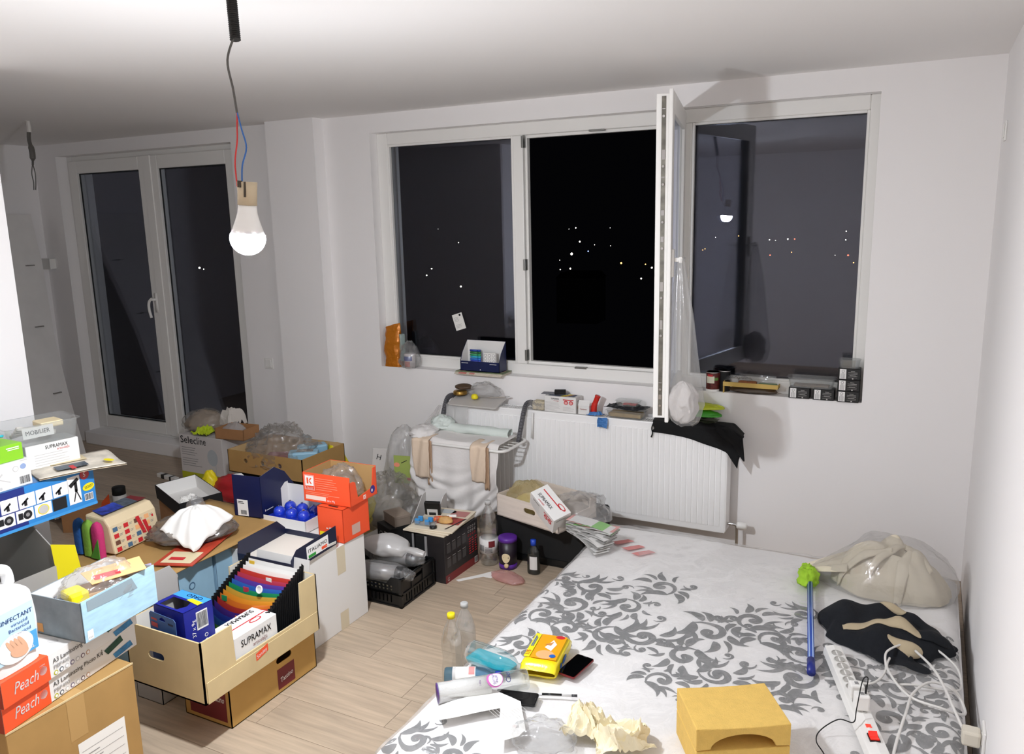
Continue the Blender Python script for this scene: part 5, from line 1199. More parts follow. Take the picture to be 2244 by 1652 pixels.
# parcel wrapped in a leaflet, with coloured rolls
kp = E('leaflet_parcel', (-3.425, -2.335, SZ_), .10, label='stack wrapped in a beige supermarket leaflet with red prices', cat='parcel')
LEAF = mat('beige_leaflet', '#ddc9a4', .7, var=.04)
g = G().prism([(-.16, 0), (.0, 0), (-.02, .13), (-.045, .165), (-.16, .175)], .27, o=(0, .27, 0), u=(1, 0, 0), v=(0, 0, 1)); g.build('leaflet', LEAF, kp, bevel=.008)
p = Print(kp, (0, .0, 0), (0, 1, 0), Vector((-.02, 0, .13)), .0012)
rk_ = random.Random(4)
for i in range(4):
    for j in range(4):
        x, y = .015+.06*i, .008+.031*j; c = rk_.choice((RED, RED, mat('brown_print', '#6b4436'), mat('steel_print'), mat('peach_print')))
        p.rect(x, y, .026, .02, c); p.rect(x+.03, y+.012, .018, .002, GINK, 2, 'fine_print'); p.rect(x+.03, y+.006, .015, .002, GINK, 2, 'fine_print')
p.poly([(.17, .04), (.19, .04), (.165, .128), (.145, .128)], RED, 2); p.poly([(.2, .02), (.215, .02), (.2, .1), (.18, .1)], RED, 2); p.rect(.225, .09, .03, .03, LEAF, 2); p.rect(.235, .098, .01, .012, RED, 3); p.flush()
p = Print(kp, (-.16, .01, .177), (1, 0, .0), (0, 1, -.0)); p.poly([(.0, .03), (.1, .0), (.1, .12), (.0, .15)], mat('royal_print', '#2a3f9e', .5, var=.7, vs_=30)); p.poly([(.0, .15), (.1, .12), (.1, .2), (0, .22)], mat('slate_print', '#4d5660', .5, var=.5, vs_=40)); p.poly([(0, .22), (.1, .2), (.1, .25), (0, .25)], DRED); p.flush()
for k, (c, nm) in enumerate((('#c4326f', 'magenta'), ('#7fae3e', 'lime green'), ('#235a9e', 'blue'))):
    e = E('plush_roll', (-3.475-.062*k, -2.375, SZ_), label='%s plush cushion standing at the end of the leaflet parcel' % nm, cat='cushion')
    def cu(u, v, k=k):
        a = 2*PI*u; c_, s_ = math.cos(a), math.sin(a); q = (abs(c_)**3+abs(s_)**3)**(-1/3); z = v
        t = math.sqrt(max(0, 1-max(0, (z-.7)/.3)**2)) if z > .7 else 1
        return (.029*c_*q*t, .02*s_*q*(.3+.7*t)+.0, .165*z-.0)
    G().grid(cu, 28, 18).build('plush', mat('plush_'+nm.replace(' ', '_'), c, .85, bump=.3, bs=60), e, True)
    if k == 0: G().prism([(-.03, .0), (.03, .0), (.03, .095)], .003, o=(0, -.021, 0), u=(1, 0, 0), v=(0, 0, 1)).build('green_panel', mat('leaf_green2', '#4f9a35'), e)
# carrier bag with white paper on magazines
e = E('magazine', (-3.16, -2.12, SZ_), .35, label='red and yellow magazine under the grey bag on the cardboard sheet', cat='magazine')
G().box(-.09, .09, -.2, .2, 0, .004).build('pages', mat('red_magazine', '#c0442e', .5, var=.25, vs_=12), e)
p = Print(e, (-.09, -.2, .004), (1, 0, 0), (0, 1, 0)); p.ell(.1, .28, .035, .04, BLUE); p.ell(.1, .28, .025, .028, mat('lens_blue', '#9fb6d8'), layer=2); p.ell(.14, .34, .02, .02, YEL); p.rect(.02, .02, .14, .12, mat('cream_print')); p.rect(.04, .05, .07, .03, RED, 2); p.flush()
e = E('grey_bag', (-3.27, -2.04, SZ_+.005), .75, label='grey translucent bag lying on the cardboard sheet under a white napkin', cat='bag')
blob((.36, .27, .1), 211, .14, 1.9, .3, .7, 60, 36).build('bag_film', film('smoke_bag', '#d8d4d0', .3, '#b5aea7', .4, .12, .6, 14), e, True)
blob((.3, .21, .06), 213, .1, 2, .3).build('bag_content', mat('grey_content', '#8d8177', .9), e, True)
def nap(u, v):
    K, L2, B2, R2 = [Vector(q) for q in ((-3.245, -2.035, .622), (-3.31, -2.185, .545), (-3.10, -2.185, .478), (-3.125, -1.915, .55))]
    o_ = L2.lerp(B2, u*2) if u < .5 else B2.lerp(R2, u*2-1)
    q = K.lerp(o_, v)+Vector((0, 0, .045*math.sin(PI*v)*(.6+.4*math.sin(PI*u))+.007*math.sin(u*31)*v+.006*nz((u*5, v*5, 0), 1, 3)))
    return tuple(q-Vector((-3.2, -2.06, .47)))
e = E('spread_napkin', (-3.2, -2.06, .47), label='white napkin spread over the grey bag on the cardboard sheet', cat='napkin')
sheet(nap, 60, 20).build('napkin_sheet', PAPER, e, True, solid=.0012)
g = blob((.07, .06, .05), 217, .3, 3, .4, .9, 24, 16); g.xf(Matrix.Translation((-.055, .045, .13))); g.build('gathered_knot', POLY, e, True)
# navy open box with barcode
nb = E('navy_box', (-3.14, -1.715, SZ_), .12, label='navy upright open box with white barcode label', cat='box')
walls(nb, .17, .27, .215, .003, NAVY, WBOX, hx=[(0, 0), (.27, 0), (.27, .1), (.2, .185), (.12, .232), (0, .215)], hx0=[(0, 0), (.27, 0), (.27, .215), (.2, .2), (.1, .1), (0, .09)], hy=.09)
p = fy(nb, .17); p.rect(.02, .002, .065, .085, WINK); p.lines(.026, .075, .045, 2, .008, .003, INK, 3); p.bars(.04, .01, .035, .022, 3, False, 2); p.flush()
p = fx(nb); p.rect(.03, .03, .055, .004, WINK, 2, 'fine_print'); p.ell(.022, .034, .003, .006, WINK, layer=2); p.flush()
# white open lid box behind
e = E('white_lid_box', (-3.713, -1.732, .38), -.41, rx=.05, label='open white box with black outside behind the leaflet parcel', cat='box')
walls(e, .43, .23, .08, .003, BLKM, WBOX)
eb = cbox('brown_carton', 'kraft carton hidden under the open white box', 'carton', (-3.72, -1.722, 0), .41, .21, .372, CARDB, -.41)
g = blob((.12, .1, .08), 221, .25, 2.6, .4); g.xf(Matrix.Translation((-.07, .07, .004))); g.build('tissue', PAPER, e)
# fruit tray with clear packaging
eb = cbox('black_carton', 'black carton under the kraft fruit tray', 'carton', (-3.58, -.95, 0), .5, .36, .362, BLKM)
ftr = E('fruit_tray', (-3.53, -.985, .366), 0, label='kraft fruit tray with three round holes full of clear packaging', cat='tray')
walls(ftr, .61, .4, .145, .005, CARD, mat('tray_kraft_inside', '#c9a878', .9), holes={'-y': [circ(.15, .085, .016), circ(.29, .085, .016), circ(.43, .085, .016)]})
e = E('packaging_bag', (-3.84, -.82, .385), .1, label='big crumpled clear bag lying in the kraft fruit tray', cat='bag'); blob((.42, .3, .24), 231, .22, 2.4, .35, .9, 70, 44).build('film', POLYG, e, True)
e = E('red_packet', (-3.82, -.86, .395), .5, label='dark red packet inside the bag in the fruit tray', cat='packet'); G().box(-.08, .08, -.05, .05, 0, .09).build('packet', mat('muted_red', '#8c3a3c', .5), e, bevel=.01); G().box(-.06, .06, -.052, -.05, .02, .06).build('packet_label', mat('rose_label', '#b77a76'), e)
for k, (x, y, lb) in enumerate(((-3.63, -.84, 'light blue packet at the right end of the fruit tray'), (-3.68, -.7, 'light blue packet at the back of the fruit tray'))):
    e = E('blue_packet', (x, y, .395), .6+.3*k, label=lb, cat='packet'); G().box(-.1, .08, -.045, .045, 0, .125).build('packet', mat('light_blue_packet', '#8db8cf', .5), e, bevel=.012); G().box(-.05, .05, -.03, .03, .125, .127).build('packet_label', mat('grey_sketch', '#8f8c88', .5, var=.5, vs_=40), e)
# red and yellow carrier under the tray, yellow carrier to the right
e = E('red_carrier', (-3.98, -1.08, .22), label='red and yellow plastic carrier squeezed under the kraft fruit tray', cat='bag'); blob((.42, .16, .16), 241, .15, 2.2, .4).build('bag_skin', mat('red_carrier', '#b3242b', .4, bump=.3, bs=18), e, True)
g = blob((.12, .1, .17), 243, .15, 2.2, .4); g.xf(Matrix.Translation((-.2, -.03, -.0))); g.build('yellow_panel', mat('yellow_carrier', '#e6d21c', .4, bump=.3, bs=18), e, True)
eb = cbox('small_white_box', 'small white box supporting the red carrier', 'box', (-3.76, -1.17, 0), .42, .17, .218, WBOX)
e = E('yellow_carrier', (-3.48, -.56, .0), .2, label='crumpled yellow carrier bag with red print by the wall', cat='bag')
def yc(u, v):
    a = 2*PI*u; z = .5*v*(1-.45*max(0, math.cos(a))*v); r = 1-.72*v**1.6
    k = 1+.12*nz((math.cos(a), math.sin(a), v*2), 2.2, 251)+.08*ridge((math.cos(a), math.sin(a), v*2), 4, 252)
    return (.17*r*k*math.cos(a)-.12*v, .13*r*k*math.sin(a), z)
G().grid(yc, 50, 30).build('bag_skin', mat('yellow_carrier'), e, True)
sheet(lambda u, v: (-.06+.12*u, -.128+.055*v-.004*math.sin(u*9), .12+.12*v), 8, 6).build('red_print', mat('red_carrier'), e, True)
# fan box with things on it
fb2 = E('fan_box', (-4.545, -.66, 0), 0, label='white fan carton with black lettering and olive base in the dim nook', cat='carton')
G().box(-.42, 0, 0, .34, 0, .445).build('body', mat('fan_card', '#cfc9c6', .7), fb2, bevel=.003)
p = fy(fb2, .42); p.rect(0, 0, .42, .17, mat('olive_print', '#b3b41e', .6)); p.text(.015, .385, 'Selec', .075, INK, fit=.16, bold=.03); p.text(.178, .385, 'line', .075, INK, fit=.09)
p.lines(.02, .35, .2, 4, .017, .004, GINK, 4); p.lines(.02, .27, .2, 4, .017, .004, GINK, 9); p.ell(.32, .3, .05, .06, mat('mist_print', '#b4babd')); p.rect(.345, .17, .004, .09, mat('mist_print'), 2); p.flush()
e = E('beige_cloth_bag', (-4.86, -.5, .446), .1, label='clear bag of beige cloth lying on the fan carton', cat='bag'); blob((.27, .22, .13), 261, .14, 2.4, .4, 1).build('cloth', mat('beige_cloth', '#a4927f', .95, bump=.3, bs=30), e, True); blob((.34, .25, .15), 263, .18, 2.4, .4).build('bag_film', POLYG, e, True)
e = E('lime_cloth_scrap', (-4.75, -.63, .446), label='bright lime cloth on the front edge of the fan carton', cat='cloth'); g = crumple(.13, .09, .06, 271, 14); g.build('cloth', mat('lime_yellow_cloth', '#b7cc1e', .8), e, solid=.002)
e = E('white_napkin', (-4.66, -.45, .446), label='crumpled white napkin standing on the fan carton', cat='napkin'); g = crumple(.13, .1, .13, 273, 13); g.build('napkin_sheet', mat('grey_white_tissue', '#d3ccc4', .9), e, solid=.001)
e = E('small_brown_tray', (-4.36, -.63, .447), .12, label='small brown cardboard tray with clear film on the fan carton corner', cat='tray')
walls(e, .24, .17, .075, .004, CARDB, CARDB); g = blob((.17, .12, .09), 281, .2, 2.4, .4); g.xf(Matrix.Translation((-.14, .08, .006))); g.build('clear_film', POLYW, e, True)
e = E('black_bracket', (-4.39, -.44, .36), label='short black bracket end sticking out under the small brown tray', cat='bracket'); G().box(-.018, .018, -.01, .01, 0, .08).build('bracket_arm', BLK, e, bevel=.002); G().box(-.02, .02, -.01, .1, .078, .082).build('bracket_plate', BLK, e)

# ================================================================ front left pile
bx = cbox('brown_carton', 'big kraft shipping carton with a white label at the bottom left', 'carton', (-2.59, -3.34, 0), .46, .435, .448, CARD, 0)
p = fx(bx); p.rect(.21, .04, .17, .24, PAPER); 
for k in range(6): p.rect(.22, .245-.032*k, .15, .0012, GINK, 2, 'fine_print')
p.text(.36, .12, '340322', .03, INK, PI, fit=.075); p.lines(.225, .225, .08, 6, .024, .003, GINK, 3); p.rect(.19, .3, .06, .148, mat('kraft_tape', '#b8935c', .4)); p.flush()
p = ft(bx, .46, .448); p.rect(.0, .19, .46, .06, mat('kraft_tape')); p.flush()
G().box(-.002, .0015, 0, .435, .444, .4495).build('lid_edge', CARDL, bx)
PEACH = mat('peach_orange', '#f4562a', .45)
pz = .4505
for k in range(2):
    e = cbox('laminating_kit_box', ('lower', 'upper')[k]+' white box with orange end in the pair on the kraft carton', 'box', (-2.59+.012*k, -3.34+.002*k, pz+.083*k), .24, .53, .081, mat('kit_white', '#e4e2df', .45), .165, group='laminating kit boxes')
    p = fx(e); p.rect(0, 0, .165, .081, PEACH); p.text(.035, .026, 'Peach', .05, WINK, 0, fit=.085, shear=.25, bold=.03); p.ell(.142, .043, .014, .014, WINK); p.rect(.13, .06, .02, .003, WINK, 1)
    p.text(.178, .046, 'A3 Laminating Photo Kit', .022, INK, fit=.2); p.text(.178, .026, 'PBP400', .018, GINK, fit=.06)
    for q in range(7): p.ell(.185+.021*q, .012, .008, .008, (mat('olive_print'), mat('slate_print'), LINK, mat('violet_grey', '#7a6f8c'), LINK, mat('plum_grey', '#6c5560'), mat('tan_ring', '#c9a58a'))[q]); p.ell(.185+.021*q, .012, .005, .005, WINK, layer=2)
    p.poly([(.40, .034), (.47, .05), (.46, .074), (.385, .055)], mat('dark_green_print', '#1e4a3c', .5, var=.4, vs_=40), 2); p.poly([(.43, .004), (.51, .012), (.5, .034), (.42, .024)], mat('blue_green_print', '#3a7fb0', .5, var=.4, vs_=40), 2); p.rect(.375, .045, .002, .02, INK, 2); p.flush()
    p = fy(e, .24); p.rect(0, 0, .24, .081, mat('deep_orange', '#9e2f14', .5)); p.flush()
    if k == 1:
        p = ft(e, .24, .081); p.rect(0, 0, .24, .165, PEACH); p.text(.1, .2, 'Kit', .025, INK, PI/2, fit=.05); p.ell(.18, .24, .02, .012, LINK); p.flush()
pz2 = pz+.166
# pale blue painted open box
pb = E('painted_box', (-2.56, -3.08, pz2), .10, label='open box painted pale blue and grey filled with bagged tools', cat='box')
walls(pb, .225, .30, .135, .003, mat('grey_blue_paint', '#7f8a90', .6, var=.3, vs_=9), WBOX)
G().box(.0006, .003, .001, .299, .001, .14).build('painted_side', mat('pale_blue_paint', '#a9cde0', .6, var=.1, vs_=7, stretch=(1, 2, 9)), pb)
p = fx(pb); p.o.x = .0032; p.rect(.01, .005, .022, .032, WINK); p.text(.013, .01, 'FSC', .009, GINK, fit=.016); p.poly([(.02, .1), (.22, .09), (.2, .135), (.02, .135)], mat('grey_smear', '#8a9aa2', .6)); p.flush()
p = fy(pb, .225); p.rect(.02, .008, .025, .03, mat('tan_print')); p.flush()
e = E('tool_bag', (-2.675, -2.93, pz2+.03), 1.4, label='clear bag of yellow and blue tools with an orange card in the painted box', cat='bag')
blob((.27, .17, .15), 301, .16, 2.3, .5, .8, 50, 32).build('bag_film', POLY, e, True)
G().box(-.11, .1, -.05, .06, .0, .085).build('contents', mat('kraft_contents', '#c79f74', .8, var=.2, vs_=12), e, bevel=.015); G().box(-.12, -.06, -.06, .02, .03, .105).build('yellow_tool', YEL, e, bevel=.008); G().box(-.13, -.09, -.04, .05, .0, .08).build('blue_tool', mat('navy_tool', '#1f3566'), e, bevel=.008)
G().prism([(-.05, -.06), (.12, -.09), (.16, .03), (-.03, .06)], .002, o=(0, 0, .118)).build('orange_card', mat('apricot_card', '#e8b878', .7), e); G().prism([(-.03, -.04), (.05, -.055), (.06, -.02), (-.02, .0)], .001, o=(0, 0, .121)).build('red_print', RED, e)
# disinfectant jug
jg = E('disinfectant_jug', (-2.665, -3.275, pz2), .15, label='white translucent jug of hand disinfectant with blue label at the left edge', cat='jug')
JUG = mat('milky_plastic', '#e9e9e7', .35)
def jb_(u, v):
    a = 2*PI*u; c, s = math.cos(a), math.sin(a); k = (abs(c)**4+abs(s)**4)**-.25; z = .25*v
    t = 1-.04*math.cos(v*PI*2); 
    if v > .85: t *= 1-.5*((v-.85)/.15)**2
    return (.065*c*k*t, .095*s*k*t, z)
G().grid(jb_, 48, 30).build('jug_body', JUG, jg, True); G().add([(.065*.5*math.cos(2*PI*i/24)*1.2, .095*.5*math.sin(2*PI*i/24)*1.2, .249) for i in range(24)], [tuple(range(24))]).build('jug_shoulder', JUG, jg)
G().tube(smoothpath([(0, .055, .245), (0, .05, .285), (0, .02, .3), (0, -.03, .3)], 6), .017, 12).build('jug_handle', JUG, jg, True); G().lathe([(0, .245), (.022, .245), (.022, .285), (0, .286)], 20, (0, -.055, 0)).build('jug_cap', mat('blue_cap'), jg, True)
p = Print(jg, (.0672, -.08, .02), (0, 1, 0), (0, 0, 1)); p.rect(.0, .02, .15, .155, mat('label_sky', '#bfdcf0', .4)); p.rect(.04, .02, .11, .06, mat('label_blue', '#4fa0d6', .4), 2); p.ell(.075, .055, .06, .045, WINK, layer=3)
hand = mat('hand_print', '#d9a888', .6)
for k in range(4): p.ell(.06+.013*k, .062, .007, .028, hand, .5, layer=4)
p.ell(.085, .04, .03, .018, hand, -.3, layer=5)
p.text(.012, .14, 'DISINFECTANT', .02, mat('label_ink', '#1f4a86'), fit=.132, bold=.03); p.text(.07, .122, 'virucid', .015, mat('label_ink'), fit=.055); p.text(.06, .107, 'Bactericid', .015, mat('label_ink'), fit=.068); p.text(.07, .09, 'Levuricid', .015, mat('label_ink'), fit=.062); p.text(.12, .028, '5L', .012, WINK, fit=.018); p.flush()
# grey carton with yellow flap, telescope box and the stack on it
gc = E('grey_carton', (-3.30, -3.25, 0), 0, label='grey open carton with a bright yellow flap behind the painted box', cat='carton')
walls(gc, .55, .57, .74, .004, GREYB, mat('grey_inside', '#8f8c88', .9), hx=.58, hx0=.745, hy=[(0, 0), (.55, 0), (.55, .745), (.15, .745), (.02, .66), (0, .6)])
G().add([(.0, .565, .5), (.075, .625, .5), (.06, .615, .66), (-.01, .56, .67)], [(0, 1, 2, 3)]).build('yellow_flap', mat('bright_yellow_card', '#f8e81a', .5), gc, solid=.002)
e = E('green_plush', (-3.43, -3.0, .41), label='lime green plush item inside the grey carton', cat='toy'); blob((.2, .2, .12), 311, .1, 2).build('plush', mat('plush_lime_green', '#7fae3e', .85, bump=.3, bs=60), e, True); G().box(-.06, .06, -.06, .06, -.39, .01).build('inner_box', GREYB, e)
TB = .75
tb = cbox('telescope_box', 'long blue telescope box with small product pictures in the stack', 'box', (-3.365, -3.05, TB), .3, .62, .168, mat('mid_blue_board', '#2f86cc', .45), 0, .003)
p = fx(tb); p.rect(0, 0, .32, .168, mat('dark_blue_print', '#1c2f7c', .45)); p.poly([(.37, .0), (.62, .0), (.62, .012), (.0, .012), (0, 0)], SKYB, 2); p.text(.1, .135, '70/700 SF', .03, SKYB, fit=.12, bold=.02)
for k in range(4): 
    x = .222+.07*k; p.rect(x, .082, .066, .056, WINK, 2)
    p.poly([(x+.012, .095), (x+.04, .115), (x+.036, .122), (x+.009, .102)], INK, 3)
    p.rect(x+.02, .09, .012, .02, INK, 3)
for k in range(3):
    x = .2+.075*k; p.rect(x, .028, .07, .05, WINK, 2)
    if k < 2: p.ell(x+.045, .053, .018, .018, INK, layer=3); p.ell(x+.045, .053, .008, .008, GINK, layer=4); p.rect(x+.008, .04, .018, .026, INK, 3)
    else: p.ell(x+.035, .053, .024, .021, YEL, layer=3); p.ell(x+.035, .053, .02, .0175, LINK, layer=4)
p.rect(.425, .028, .06, .05, INK, 2); p.rect(.497, .03, .055, .118, WINK, 2)
for q in ([(.515, .04), (.52, .04), (.535, .09), (.53, .09)], [(.545, .04), (.55, .04), (.532, .09), (.527, .09)], [(.5, .115), (.54, .14), (.548, .128), (.51, .1)], [(.525, .08), (.538, .08), (.538, .12), (.525, .12)]): p.poly(q, INK, 3)
p.ell(.587, .085, .027, .016, YEL, .12, layer=3); p.text(.5675, .079, '322027', .015, INK, .12, fit=.04, layer=5); p.bars(.567, .03, .035, .026, 5); p.ell(.575, .142, .021, .021, RED, layer=3); p.ell(.575, .142, .018, .018, mat('dusty_red', '#b9484a'), layer=4); p.text(.566, .133, '5', .027, WINK, layer=6); p.flush()
p = ft(tb, .3, .168); p.rect(.0, .0, .3, .62, mat('slate_blue_print', '#4a7fb4', .45)); p.flush()
T1 = TB+.169
wb = cbox('white_kit_box', 'flat white box with line drawing lying on the telescope box', 'box', (-3.375, -2.97, T1), .25, .285, .105, WBOX)
p = fx(wb); p.bars(.235, .01, .04, .03, 9); p.ell(.225, .075, .012, .012, LINK); p.ell(.225, .075, .009, .009, WINK, layer=2); p.ell(.255, .078, .012, .011, mat('pale_steel', '#8ea2c8')); p.rect(.245, .1, .03, .004, LINK, 2)
p.poly([(.12, .03), (.17, .07), (.175, .066), (.125, .025)], LINK); p.poly([(.14, .06), (.2, .03), (.198, .027), (.138, .057)], LINK); p.ell(.13, .03, .004, .006, INK)
for q in range(3): p.ell(.12+.02*q, .012, .006, .006, LINK)
p.flush()
gb = cbox('green_box', 'lime green flat box under the patterned pouch', 'box', (-3.385, -2.965, T1+.106), .24, .265, .066, mat('lime_board', '#86c626', .45))
p = fx(gb); p.rect(.2, .05, .05, .004, WINK, 2, 'fine_print'); p.rect(.205, .043, .045, .003, WINK, 2, 'fine_print'); p.flush()
e = E('patterned_pouch', (-3.50, -2.85, T1+.173), .1, label='navy and turquoise patterned pouch on the lime green box', cat='pouch')
blob((.2, .23, .05), 321, .08, 2, .4).build('pouch_cloth', mat('navy_pouch', '#1a2250', .7, var=.4, vs_=8), e, True)
for k in range(3): sheet(lambda u, v: (.03+.035*k+.012*math.sin(u*6), -.1+.2*u, .043-.012*k+.008*v*0+.012*math.sin(u*3)), 20, 1) 
for k in range(3): G().tube(smoothpath([(.02+.03*k, -.1, .04-.006*k), (.045+.025*k, -.03, .05-.007*k), (.035+.025*k, .04, .047-.006*k), (.04+.02*k, .1, .028)], 5), .005, 6).build('turquoise_stripe', mat('turquoise_cloth', '#35b4c4', .6), e, True)
e = E('folded_magazine', (-3.44, -2.5, T1+.001), -.35, label='open magazine overhanging the end of the telescope box', cat='magazine')
for k in range(2): sheet(lambda u, v: (-.14+.28*u, -.13+.33*v, .003+.006*k-.02*max(0, v-.6)*u+.004*math.sin(u*7)), 10, 10).build('page', mat('news_page%d' % k, ('#b9aa92', '#d8cfc0')[k], .7, var=.25, vs_=14), e, True, solid=.0015)
p = Print(e, (-.13, -.1, .0145), (1, 0, 0), (0, 1, 0)); p.rect(.14, .05, .07, .12, mat('slate_print')); p.rect(.17, .1, .06, .018, RED, 2); p.ell(.2, .25, .03, .014, YEL, .3, layer=2); p.rect(.03, .05, .08, .14, mat('cream_print')); p.flush()
e = cbox('glove_box', 'white glove box with fine print standing on the magazine in the stack', 'box', (-3.505, -2.62, T1+.012), .13, .21, .1, WBOX, -.2)
p = fx(e); p.text(.075, .076, 'SUPRAMAX', .022, INK, fit=.09, bold=.03); p.text(.12, .064, 'articulații', .014, mat('coral_print'), fit=.05); p.lines(.03, .055, .16, 5, .011, .002, LINK, 3); p.flush()
e = foodtray('clear plastic tray of odds and ends topmost in the left stack', (-3.575, -2.525, T1+.114), .2, .3, .085, TRAYP, -.2)
for k in range(5): G().tube(smoothpath([(-.05+.02*k, -.08, .02+.012*k), (.0, -.02+.01*k, .04), (.05-.01*k, .06, .03)], 4), .009, 8).build('plastic_fitting', mat('grey_white_plastic', '#cfcac2', .5), e, True)
g = Print(e, (.085, -.1, .03), (0, 1, .0), (-.1, 0, 1)); g.rect(.02, .0, .12, .045, PAPER); g.text(.03, .014, 'MOBILIER', .026, INK, fit=.095, layer=3); g.flush()
G().box(-.05, .04, .01, .1, .05, .075).build('cream_packet', mat('cream_print'), e, bevel=.004)
# grey flap carton between painted box and pale tray
e = E('grey_flap_carton', (-2.905, -2.57, 0), .0, label='grey cardboard carton with raised flap between painted box and pale tray', cat='carton')
walls(e, .15, .135, .5, .003, GREYB, None, hx=[(0, 0), (.135, 0), (.135, .51), (.10, .565), (.02, .565), (0, .52)])
e2 = E('lilac_envelope', (-2.97, -2.56, .5), .5, label='lilac and white paper folder sticking out of the grey flap carton', cat='paper'); G().plate([(0, 0), (.12, .01), (.1, .09), (.0, .07)], [], .002, (-.06, 0, 0), (1, 0, 0), (0, .25, 1)).build('folder', mat('lilac_paper', '#c3b4d6', .7), e2); G().plate([(0, 0), (.1, .01), (.085, .06), (.0, .05)], [], .002, (-.055, -.006, .005), (1, 0, 0), (0, .25, 1)).build('sheet', PAPER, e2)
# things on the nook floor
e = E('pill_jar', (-5.05, -1.12, .0), label='white jar with black lid and yellow label on the nook floor', cat='jar'); G().lathe([(0, 0), (.045, 0), (.045, .12), (.038, .13), (0, .13)], 24).build('jar_body', mat('jar_white', '#c9c6c2', .5), e, True); G().lathe([(0, .128), (.043, .128), (.043, .175), (.04, .18), (0, .18)], 24).build('jar_lid', BLKM, e, True); G().lathe([(.0456, .02), (.0456, .06)], 24).build('jar_label', mat('jar_yellow', '#c8bc3a'), e, True)
e = cbox('orange_scrap_box', 'small orange and brown open carton on the nook floor', 'carton', (-4.85, -1.42, 0), .24, .16, .16, CARDB, .5); G().prism([(0, 0), (.15, 0), (.15, .14), (.05, .12)], .002, o=(.001, 0, .06), u=(0, 1, 0), v=(0, 0, 1)).build('orange_flap', mat('burnt_orange', '#c8481c', .5), e)
e = E('clear_goggles', (-4.62, -1.30, .0), label='clear plastic packaging with a loop on the nook floor', cat='packaging'); blob((.18, .12, .1), 331, .2, 2.5).build('film', POLY, e, True); G().tube([(.05*math.cos(a), 0, .1+.05*math.sin(a)) for a in [PI*k/12 for k in range(13)]], .006, 8).build('loop', TRAYP, e, True)
e = E('spirit_level', (-5.35, -.48, .0), -.15, label='short white and black tool on the nook floor by the threshold', cat='tool'); G().box(-.12, .12, -.02, .02, 0, .03).build('tool_body', PVC, e, bevel=.003); G().box(-.06, -.02, -.022, .022, -.0, .031).build('black_block', BLK, e); G().box(.05, .07, -.022, .022, 0, .031).build('black_block', BLK, e)
e = E('torn_wrapper', (-5.35, -1.35, 0), label='torn white and red wrapper on the nook floor', cat='wrapper'); crumple(.25, .2, .1, 341, 8).build('wrapper', mat('torn_wrapper', '#c9bdb2', .8, var=.25, vs_=9), e); g = crumple(.1, .08, .05, 343, 14); g.xf(Matrix.Translation((.05, .02, .07))); g.build('red_piece', RED, e)

# ================================================================ middle floor clutter
cr = E('plastic_crate', (-2.495, -1.475, 0), 0, label='black slatted plastic fruit crate on the floor', cat='crate')
CW_, CD_, CH_ = .42, .30, .155
def crate_wall(L, dip):
    holes = []
    n_ = int((L-.08)/.024)
    for i in range(n_):
        x = .04+.024*i
        for z in (.082, .1): 
            if not dip or z+.012 < dip: holes.append(rect(x, z, .014, .012))
        holes.append(rect(x+.002, .022, .008, .038))
    out = rect(0, 0, L, CH_) if not dip else [(0, 0), (L, 0), (L, CH_), (L-.06, CH_), (L-.09, dip), (.09, dip), (.06, CH_), (0, CH_)]
    return out, holes
o_, h__ = crate_wall(CW_, .12); G().plate(o_, h__, .005, (-CW_, .005, 0), (1, 0, 0), (0, 0, 1)).build('end_wall', BLK, cr); G().plate(o_, h__, .005, (0, CD_-.005, 0), (-1, 0, 0), (0, 0, 1)).build('end_wall', BLK, cr)
o_, h__ = crate_wall(CD_, None); G().plate(o_, [slot(CD_/2, .12, .1, .02)]+[q for q in h__ if q[0][1] < .03], .005, (-.005, 0, 0), (0, 1, 0), (0, 0, 1)).build('side_wall', BLK, cr); G().plate(o_, [], .005, (-CW_+.005, CD_, 0), (0, -1, 0), (0, 0, 1)).build('side_wall', BLK, cr)
G().box(-CW_, 0, 0, CD_, 0, .006).build('base', BLK, cr)
g = G()
for z in (0.002, .066, .142): g.box(-.001, .006, -.004, CD_+.004, z, z+.01); g.box(-CW_, .006, -.006, .001, z if z < .1 else .066, (z if z < .1 else .066)+.008)
for y in (-.004, .09, .19, CD_-.008): g.box(-.001, .005, y, y+.012, 0, CH_)
g.box(-.012, .006, -.006, .012, 0, CH_); g.build('ribs', BLK, cr, bevel=.0015)
e = cbox('printed_booklet', 'cream printed booklet lying low in the black crate', 'booklet', (-2.56, -1.455, .05), .28, .14, .05, mat('cream_card', '#e0dac2', .6)); p = fy(e, .28); p.rect(.02, .01, .04, .03, BLUE); p.rect(.1, .035, .09, .01, mat('royal_print')); p.flush()
SIL = mat('silver_packet', '#a6a4a3', .35, .35, bump=.15, bs=20)
